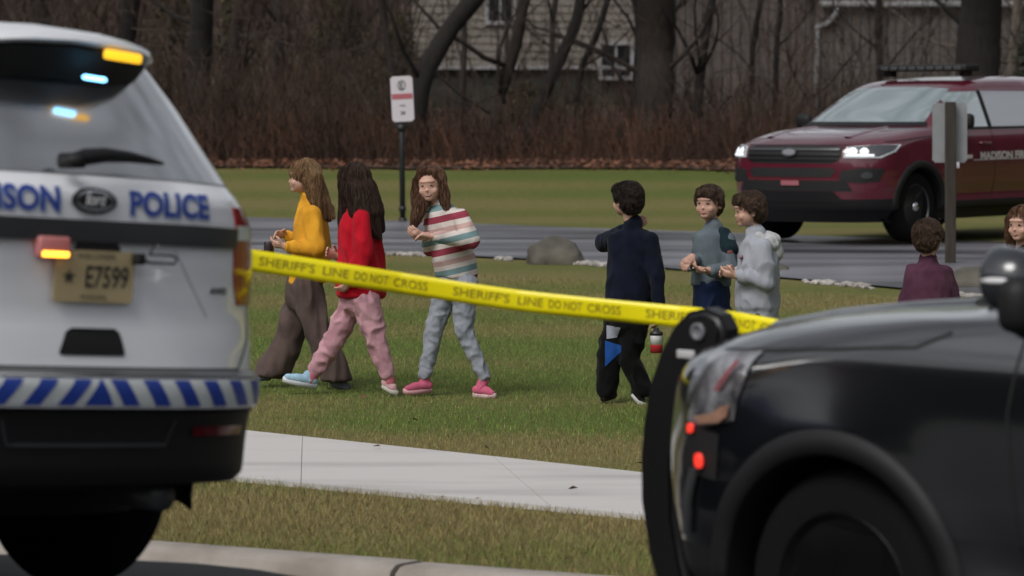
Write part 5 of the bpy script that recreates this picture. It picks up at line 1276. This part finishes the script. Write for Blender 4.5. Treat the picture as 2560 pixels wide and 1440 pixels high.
# stripes as a knitted pattern bound to the garment itself
sm = bpy.data.materials.new('striped_knit'); sm.use_nodes = True; n = sm.node_tree; b = n.nodes['Principled BSDF']; b.inputs['Roughness'].default_value = .9
tcn = n.nodes.new('ShaderNodeTexCoord'); mpn = n.nodes.new('ShaderNodeMapping'); n.links.new(tcn.outputs['Object'], mpn.inputs[0]); mpn.inputs['Rotation'].default_value = (0, R(13), 0)
sx = n.nodes.new('ShaderNodeSeparateXYZ'); n.links.new(mpn.outputs[0], sx.inputs[0]); mm = n.nodes.new('ShaderNodeMath'); mm.operation = 'MULTIPLY'; mm.inputs[1].default_value = 1/.20; n.links.new(sx.outputs[2], mm.inputs[0])
fr = n.nodes.new('ShaderNodeMath'); fr.operation = 'FRACT'; n.links.new(mm.outputs[0], fr.inputs[0]); rp = n.nodes.new('ShaderNodeValToRGB'); rp.color_ramp.interpolation = 'CONSTANT'
W_, M_, T_, P_ = (.62, .56, .52, 1), (.27, .035, .06, 1), (.16, .26, .27, 1), (.50, .33, .30, 1)
els = [(0, W_), (.16, M_), (.36, W_), (.52, T_), (.70, W_), (.84, P_)]
rp.color_ramp.elements[0].position = 0; rp.color_ramp.elements[0].color = W_; rp.color_ramp.elements[1].position = .16; rp.color_ramp.elements[1].color = M_
for pos, c in els[2:]: e = rp.color_ramp.elements.new(pos); e.color = c
n.links.new(fr.outputs[0], rp.inputs[0]); n.links.new(rp.outputs[0], b.inputs['Base Color'])
p.garment('sweater', [('t', [(p.J(1104, 512, 0), .06, .06), (p.J(1118, 528, 0), .115, .095), (p.J(1122, 560, 0), .13, .105), (p.J(1130, 620, 0), .125, .11), (p.J(1138, 670, 0), .132, .12), (p.J(1140, 690, 0), .128, .118)]), ('c', sL, eL, .058, .055), ('c', eL, p.J(1092, 590, -.23), .055, .036), ('c', sR, eR, .055, .05), ('c', eR, p.J(1070, 594, -.10), .05, .034), ('c', p.J(1105, 525, 0), p.J(1098, 508, 0), .06, .055)], sm, .006, 8, 9, .008, (1, 1, .5))
GRY = cloth('grey_jersey', (.33, .35, .40), (.25, .27, .31))
p.garment('leggings', [('c', p.J(1143, 690, 0), p.J(1143, 715, 0), .112, .112), ('c', hL, kL, .085, .058), ('c', kL, p.J(1210, 938, -.06), .056, .042), ('c', hR, kR, .085, .060), ('c', kR, p.J(1063, 936, .05), .058, .045)], GRY, .005, 11, 10, .007, (1, 1, 1))
PS = cloth('pink_shoe_cloth', (.60, .13, .22)); p.shoe(p.J(1062, 952, .05), p.J(1070, 972, .05), p.J(1008, 974, .0), PS, .036, mat('pink_sole', (.62, .32, .36), .6)); p.shoe(p.J(1208, 952, -.06), p.J(1192, 980, -.06), p.J(1240, 982, -.10), PS, .036, mat('pale_pink_sole', (.65, .45, .45), .6))
h = p.hh
HP = [('e', p.H(0, .10, .14), (.42*h, .40*h, .40*h), p.HR), ('e', p.H(0, .24, -.15), (.40*h, .28*h, .42*h), p.HR), ('e', p.H(.0, -.12, .40), (.30*h, .22*h, .12*h), p.HR)]
for sx_ in (1, -1):
    HP += [('c', p.H(sx_*.10, -.22, .40), p.H(sx_*.33, -.14, .14), .045*h*2, .085*h), ('c', p.H(sx_*.34, -.10, .14), p.H(sx_*.40, -.06, -.30), .10*h, .14*h), ('c', p.H(sx_*.40, -.06, -.30), p.H(sx_*.42, -.10, -.72), .14*h, .09*h)]
HP += [('c', p.J(1058, 500, -.04), p.J(1040, 545, -.06), .045, .03), ('c', p.J(1040, 545, -.06), p.J(1030, 575, -.06), .03, .008), ('c', p.H(0, .3, -.2), p.H(.1, .35, -.75), .2*h, .12*h)]
strands(link('hair', blob(HP, .006, 3, .0025, 42, 11, (1, 1, .15)), H_BROWN, p.root), 5200, .11, H_BROWN, 11)

# ---------------------------------------------------------------- boy in navy, seen from behind, hand at his neck
p = Person('boy in a navy top and black trousers seen from behind, one hand at his neck', 23.1, 1010, (1568, 500, 0), .215, -142, 0, 0)
neck = p.J(1580, 562, .0); p.head(neck)
sL, sR = p.J(1540, 596, .05), p.J(1622, 600, -.05); eL, eR = p.J(1512, 610, .20), p.J(1640, 690, -.10); wL, wR = p.J(1580, 570, .14), p.J(1645, 775, -.12)
hL, hR = p.J(1545, 790, .04), p.J(1590, 790, -.04); kL, kR = p.J(1524, 890, .02), p.J(1572, 895, -.02); aL, aR = p.J(1518, 985, .03), p.J(1612, 978, -.02)
p.body += [('c', neck, p.J(1582, 680, 0), .048, .07), ('c', sL, eL, .038, .033), ('c', eL, wL, .033, .024), ('c', sR, eR, .038, .033), ('c', eR, wR, .033, .024)]
p.leg(hL, kL, aL); p.leg(hR, kR, aR); p.hand(wL, p.J(1612, 552, .07), .021, .5, 1, Vector((0, .9, .1))); p.hand(wR, p.J(1642, 815, -.13), .021, .9, 1, Vector((-.9, .3, 0)))
p.finish_body(); p.face()
NAVY = cloth('navy_jersey', (.005, .008, .020), (.003, .005, .012))
p.garment('long_sleeved_top', [('t', [(p.J(1580, 572, 0), .06, .06), (p.J(1580, 586, 0), .135, .09), (p.J(1580, 620, 0), .152, .105), (p.J(1576, 690, 0), .142, .115), (p.J(1572, 750, 0), .142, .12), (p.J(1570, 788, 0), .138, .118)], -8), ('c', sL, eL, .055, .055), ('c', eL, p.J(1570, 575, .15), .05, .036), ('c', sR, eR, .056, .048), ('c', eR, p.J(1645, 765, -.12), .046, .036), ('c', p.J(1580, 575, 0), p.J(1581, 560, 0), .064, .06)], NAVY, .006, 8, 12)
BLK = cloth('black_trouser_cloth', (.004, .004, .0045))
p.garment('trousers', [('c', p.J(1568, 770, 0), p.J(1568, 800, 0), .118, .115), ('c', hL, kL, .086, .072), ('c', kL, p.J(1518, 975, .03), .068, .060), ('c', hR, kR, .082, .066), ('c', kR, p.J(1608, 970, -.02), .064, .056)], BLK, .007, 9, 13)
bm = bmesh.new(); 
TRB = BVHTree.FromObject(bpy.data.objects[[o.name for o in p.root.children if o.name.startswith('trousers')][0]], bpy.context.evaluated_depsgraph_get())
def decal(pts, name, m, par):
    bm = poly_grid([(q[0], q[1]) for q in pts], .02)
    for v in bm.verts:
        loc, nn_, _, _ = TRB.ray_cast(Vector((v.co.x, -2, v.co.y)), Vector((0, 1, 0)), 5); v.co = (loc+Vector((0, -.004, 0))) if loc else Vector((v.co.x, 0, v.co.y))
    return obj(name, bm, m, par)
def pj(x, y): q = p.J(x, y, 0); return (q.x, q.z)
tr = [o for o in p.root.children if o.name.startswith('trousers')][0]
decal([pj(1512, 850), pj(1552, 862), pj(1552, 878), pj(1512, 915)], 'blue_print', cloth('blue_print', (.015, .08, .32)), tr)
decal([pj(1516, 812), pj(1550, 816), pj(1542, 842), pj(1516, 846)], 'pale_print', cloth('pale_print', (.32, .34, .40)), tr)
BS = cloth('black_shoe_cloth', (.01, .01, .01)); p.shoe(p.J(1518, 980, .03), p.J(1532, 995, .03), p.J(1498, 1000, -.0), BS, .035); p.shoe(p.J(1612, 976, -.02), p.J(1588, 985, -.02), p.J(1612, 1012, -.03), BS, .033, mat('white_sole', (.55, .55, .55), .6))
p.hair_short(H_BOY, True)
# drink tumbler at his right hand
tb = empty('drink_bottle', at(1641, 882, 22.95), 'small red and white bottle in the right hand of the boy in navy', 'bottle')
bm = bmesh.new(); lathe(bm, [(0, .001), (0, .036), (.04, .038), (.05, .038)], Matrix.Rotation(R(90), 4, 'X'), 20); obj('base', bm, cloth('red_sleeve', (.42, .03, .03)), tb)
bm = bmesh.new(); lathe(bm, [(.05, .038), (.10, .037), (.105, .037)], Matrix.Rotation(R(90), 4, 'X'), 20); obj('wall', bm, M_WHITEPL, tb)
bm = bmesh.new(); lathe(bm, [(.105, .039), (.125, .039), (.13, .02), (.15, .015), (.15, .001)], Matrix.Rotation(R(90), 4, 'X'), 20); obj('lid', bm, mat('black_lid', (.02, .02, .02), .4), tb)

# ---------------------------------------------------------------- boy in a grey top, facing the camera
p = Person('dark haired boy in a grey top with dark shoulders, looking toward the camera', 23.4, 1000, (1772, 508, 0), .212, -28, 0, 0)
neck = p.J(1782, 562, .02); p.head(neck)
sL, sR = p.J(1818, 600, -.05), p.J(1752, 598, .03); eL, eR = p.J(1826, 670, -.10), p.J(1742, 665, .0); wL, wR = p.J(1765, 672, -.20), p.J(1728, 640, -.14)
hL, hR = p.J(1800, 790, 0), p.J(1758, 790, 0); kL, kR = p.J(1800, 890, -.02), p.J(1752, 890, .02); aL, aR = p.J(1802, 985, .02), p.J(1750, 985, .0)
p.body += [('c', neck, p.J(1780, 680, 0), .048, .07), ('c', sL, eL, .038, .033), ('c', eL, wL, .033, .024), ('c', sR, eR, .038, .033), ('c', eR, wR, .033, .024)]
p.leg(hL, kL, aL); p.leg(hR, kR, aR); p.hand(wL, p.J(1738, 668, -.24), .021, .5, -1, Vector((0, -.3, .8))); p.hand(wR, p.J(1708, 655, -.20), .023, .8, 1, Vector((.2, .7, -.4)))
p.finish_body(); p.face()
GT = mat('grey_raglan', (.115, .145, .165), .9, col2=(.085, .11, .13), scale=8, bump=.3, bscale=150)
p.garment('top', [('t', [(p.J(1782, 572, 0), .06, .06), (p.J(1782, 586, 0), .115, .085), (p.J(1781, 620, 0), .128, .10), (p.J(1779, 680, 0), .12, .105), (p.J(1778, 712, 0), .12, .108)], 12), ('c', sL, eL, .05, .046), ('c', eL, p.J(1775, 674, -.18), .045, .034), ('c', sR, eR, .05, .046), ('c', eR, p.J(1733, 645, -.12), .044, .034), ('c', p.J(1782, 580, 0), p.J(1782, 569, 0), .062, .06)], GT, .006, 8, 14)
DT = cloth('dark_shoulder_cloth', (.012, .03, .04)); p.garment('dark_shoulder', [('c', p.J(1806, 588, -.03), p.J(1823, 622, -.075), .054, .054)], DT, .003, 9, 15)
p.garment('shoulder_print', [('e', p.J(1822, 626, -.118), (.026, .012, .024))], cloth('faded_red_print', (.32, .12, .12)), 0, 9, 15)
p.garment('trousers', [('c', p.J(1778, 705, 0), p.J(1779, 795, 0), .113, .113), ('c', hL, kL, .085, .07), ('c', kL, aL, .066, .055), ('c', hR, kR, .085, .07), ('c', kR, aR, .066, .055)], cloth('navy_shorts_cloth', (.014, .026, .075)), .006, 9, 16)
p.shoe(aL, p.J(1804, 1000, .03), p.J(1795, 1006, -.14), BS, .035); p.shoe(aR, p.J(1752, 1000, .02), p.J(1742, 1006, -.14), BS, .035)
p.hair_short(H_BOY2)

# ---------------------------------------------------------------- boy in the grey hooded sweatshirt, profile left
p = Person('boy in a pale grey hooded sweatshirt, facing left in front of the maroon car', 23.0, 1010, (1872, 525, 0), .212, -78, 0, 6)
neck = p.J(1890, 580, .02); p.head(neck)
sL, sR = p.J(1905, 618, -.12), p.J(1893, 612, .13); eL, eR = p.J(1912, 700, -.15), p.J(1868, 690, .12); wL, wR = p.J(1838, 685, -.15), p.J(1838, 680, .05)
hL, hR = p.J(1895, 800, -.07), p.J(1888, 800, .07); kL, kR = p.J(1898, 900, -.08), p.J(1876, 900, .08); aL, aR = p.J(1905, 990, -.08), p.J(1880, 990, .08)
p.body += [('c', neck, p.J(1893, 700, 0), .048, .07), ('c', sL, eL, .038, .033), ('c', eL, wL, .033, .024), ('c', sR, eR, .038, .033), ('c', eR, wR, .033, .024)]
p.leg(hL, kL, aL); p.leg(hR, kR, aR); p.hand(wL, p.J(1802, 680, -.12), .021, .6, -1, Vector((0, .5, .6))); p.hand(wR, p.J(1805, 678, .03), .021, .7, 1, Vector((0, -.8, -.4)))
p.finish_body(); p.face()
HG = cloth('grey_melange', (.36, .38, .42), (.29, .30, .34))
p.garment('hooded_sweatshirt', [('t', [(p.J(1892, 590, 0), .07, .08), (p.J(1897, 604, 0), .10, .145), (p.J(1896, 645, 0), .122, .165), (p.J(1894, 710, 0), .13, .16), (p.J(1893, 765, 0), .135, .155), (p.J(1893, 776, 0), .120, .14), (p.J(1893, 800, 0), .122, .14)]), ('c', sL, eL, .06, .056), ('c', eL, p.J(1846, 686, -.15), .054, .036), ('c', sR, eR, .056, .052), ('c', eR, p.J(1846, 682, .06), .05, .036), ('c', p.J(1892, 600, 0), p.J(1890, 588, 0), .072, .066)], HG, .007, 8, 17)
p.garment('hood', [('e', p.J(1922, 600, 0), (.075, .115, .05)), ('e', p.J(1940, 628, 0), (.045, .085, .06)), ('c', p.J(1896, 586, -.07), p.J(1930, 610, -.07), .024, .04)], cloth('pale_hood_cloth', (.52, .53, .54), (.42, .42, .43)), .006, 12, 18)
p.garment('chest_print', [('e', p.J(1850, 640, -.09), (.014, .03, .016))], cloth('faded_pink_print', (.32, .20, .22)), 0, 9, 15)
p.garment('trousers', [('c', p.J(1893, 790, 0), p.J(1893, 810, 0), .112, .112), ('c', hL, kL, .085, .07), ('c', kL, aL, .066, .055), ('c', hR, kR, .085, .07), ('c', kR, aR, .066, .055)], cloth('dark_navy_cloth', (.010, .013, .028)), .006, 9, 19)
p.shoe(aL, p.J(1912, 1004, -.08), p.J(1868, 1006, -.1), BS, .035); p.shoe(aR, p.J(1890, 1000, .08), p.J(1846, 1002, .08), BS, .035)
p.hair_short(H_BOY2)

# ---------------------------------------------------------------- child in a purple shirt, seen from behind
p = Person('short haired child in a purple shirt seen from behind, by the wooden sign post', 22.0, 1053, (2320, 594, 0), .208, 158, 0, 0)
neck = p.J(2322, 650, .0); p.head(neck)
sL, sR = p.J(2284, 682, 0), p.J(2362, 682, 0); eL, eR = p.J(2268, 760, .0), p.J(2378, 760, .0); wL, wR = p.J(2290, 810, .14), p.J(2356, 810, .14)
hL, hR = p.J(2302, 850, 0), p.J(2340, 850, 0); kL, kR = p.J(2298, 950, 0), p.J(2344, 950, 0); aL, aR = p.J(2296, 1038, .02), p.J(2346, 1036, .02)
p.body += [('c', neck, p.J(2322, 760, 0), .048, .07), ('c', sL, eL, .036, .032), ('c', eL, wL, .032, .024), ('c', sR, eR, .036, .032), ('c', eR, wR, .032, .024)]
p.leg(hL, kL, aL); p.leg(hR, kR, aR); p.hand(wL, p.J(2310, 812, .20), .021, .5, 1, Vector((0, 0, 1))); p.hand(wR, p.J(2338, 812, .20), .021, .5, -1, Vector((0, 0, 1)))
p.finish_body(); p.face()
PU = cloth('purple_jersey', (.085, .032, .055), (.055, .018, .036))
p.garment('shirt', [('t', [(p.J(2322, 658, 0), .06, .06), (p.J(2322, 674, 0), .125, .085), (p.J(2322, 715, 0), .14, .105), (p.J(2322, 790, 0), .135, .115), (p.J(2322, 838, 0), .14, .12)]), ('c', sL, eL, .054, .05), ('c', eL, p.J(2288, 806, .12), .048, .034), ('c', sR, eR, .054, .05), ('c', eR, p.J(2358, 806, .12), .048, .034), ('c', p.J(2322, 664, 0), p.J(2322, 648, 0), .06, .056)], PU, .007, 8, 20)
p.garment('trousers', [('c', p.J(2321, 825, 0), p.J(2321, 850, 0), .11, .11), ('c', hL, kL, .08, .066), ('c', kL, aL, .062, .052), ('c', hR, kR, .08, .066), ('c', kR, aR, .062, .052)], cloth('dark_grey_cloth', (.03, .03, .035)), .006, 9, 21)
p.shoe(aL, p.J(2296, 1048, -.02), p.J(2294, 1048, .14), BS, .034); p.shoe(aR, p.J(2346, 1048, -.02), p.J(2348, 1048, .14), BS, .034)
p.hair_short(H_BOY2, False)

# ---------------------------------------------------------------- person at the right edge
p = Person('brown haired child in a dark top at the right edge, half hidden by the spotlight', 22.6, 1040, (2556, 562, 0), .212, -40, 0, 0)
neck = p.J(2562, 620, .02); p.head(neck)
sL, sR = p.J(2600, 655, -.05), p.J(2528, 655, .05); eL, eR = p.J(2612, 740, -.05), p.J(2516, 740, .05); wL, wR = p.J(2600, 800, -.15), p.J(2524, 810, .0)
hL, hR = p.J(2580, 835, 0), p.J(2545, 835, 0); kL, kR = p.J(2582, 940, 0), p.J(2540, 940, 0); aL, aR = p.J(2584, 1030, .02), p.J(2538, 1030, .02)
p.body += [('c', neck, p.J(2564, 740, 0), .048, .07), ('c', sL, eL, .036, .032), ('c', eL, wL, .032, .024), ('c', sR, eR, .036, .032), ('c', eR, wR, .032, .024)]
p.leg(hL, kL, aL); p.leg(hR, kR, aR); p.hand(wL, p.J(2598, 830, -.18), .021, .4, 1, Vector((-1, 0, 0))); p.hand(wR, p.J(2524, 840, -.03), .021, .4, -1, Vector((1, 0, 0)))
p.finish_body(); p.face()
DKC = cloth('dark_plum_cloth', (.02, .014, .024))
p.garment('top', [('t', [(p.J(2564, 632, 0), .06, .06), (p.J(2564, 648, 0), .125, .085), (p.J(2564, 690, 0), .14, .105), (p.J(2563, 780, 0), .13, .11), (p.J(2562, 830, 0), .135, .115)]), ('c', sL, eL, .052, .048), ('c', eL, wL, .046, .034), ('c', sR, eR, .052, .048), ('c', eR, wR, .046, .034), ('c', p.J(2562, 645, 0), p.J(2562, 632, 0), .062, .056)], DKC, .006, 8, 22)
p.garment('trousers', [('c', p.J(2562, 815, 0), p.J(2562, 840, 0), .11, .11), ('c', hL, kL, .08, .066), ('c', kL, aL, .062, .052), ('c', hR, kR, .08, .066), ('c', kR, aR, .062, .052)], cloth('dark_denim', (.02, .025, .05)), .006, 9, 23)
p.shoe(aL, p.J(2586, 1040, .02), p.J(2578, 1042, -.12), BS, .034); p.shoe(aR, p.J(2540, 1040, .02), p.J(2530, 1042, -.12), BS, .034)
h = p.hh
HP = [('e', p.H(0, .08, .15), (.40*h, .42*h, .39*h), p.HR), ('e', p.H(0, .24, -.12), (.38*h, .28*h, .40*h), p.HR)]
for sx_ in (1, -1): HP += [('c', p.H(sx_*.10, -.20, .40), p.H(sx_*.34, -.12, .10), .09*h, .09*h), ('c', p.H(sx_*.35, -.10, .12), p.H(sx_*.38, -.04, -.35), .10*h, .11*h), ('c', p.H(sx_*.38, -.02, -.35), p.H(sx_*.36, .02, -.75), .11*h, .06*h)]
strands(link('hair', blob(HP, .006, 3, .0025, 42, 24, (1, 1, .15)), H_BROWN, p.root), 5200, .11, H_BROWN, 24)
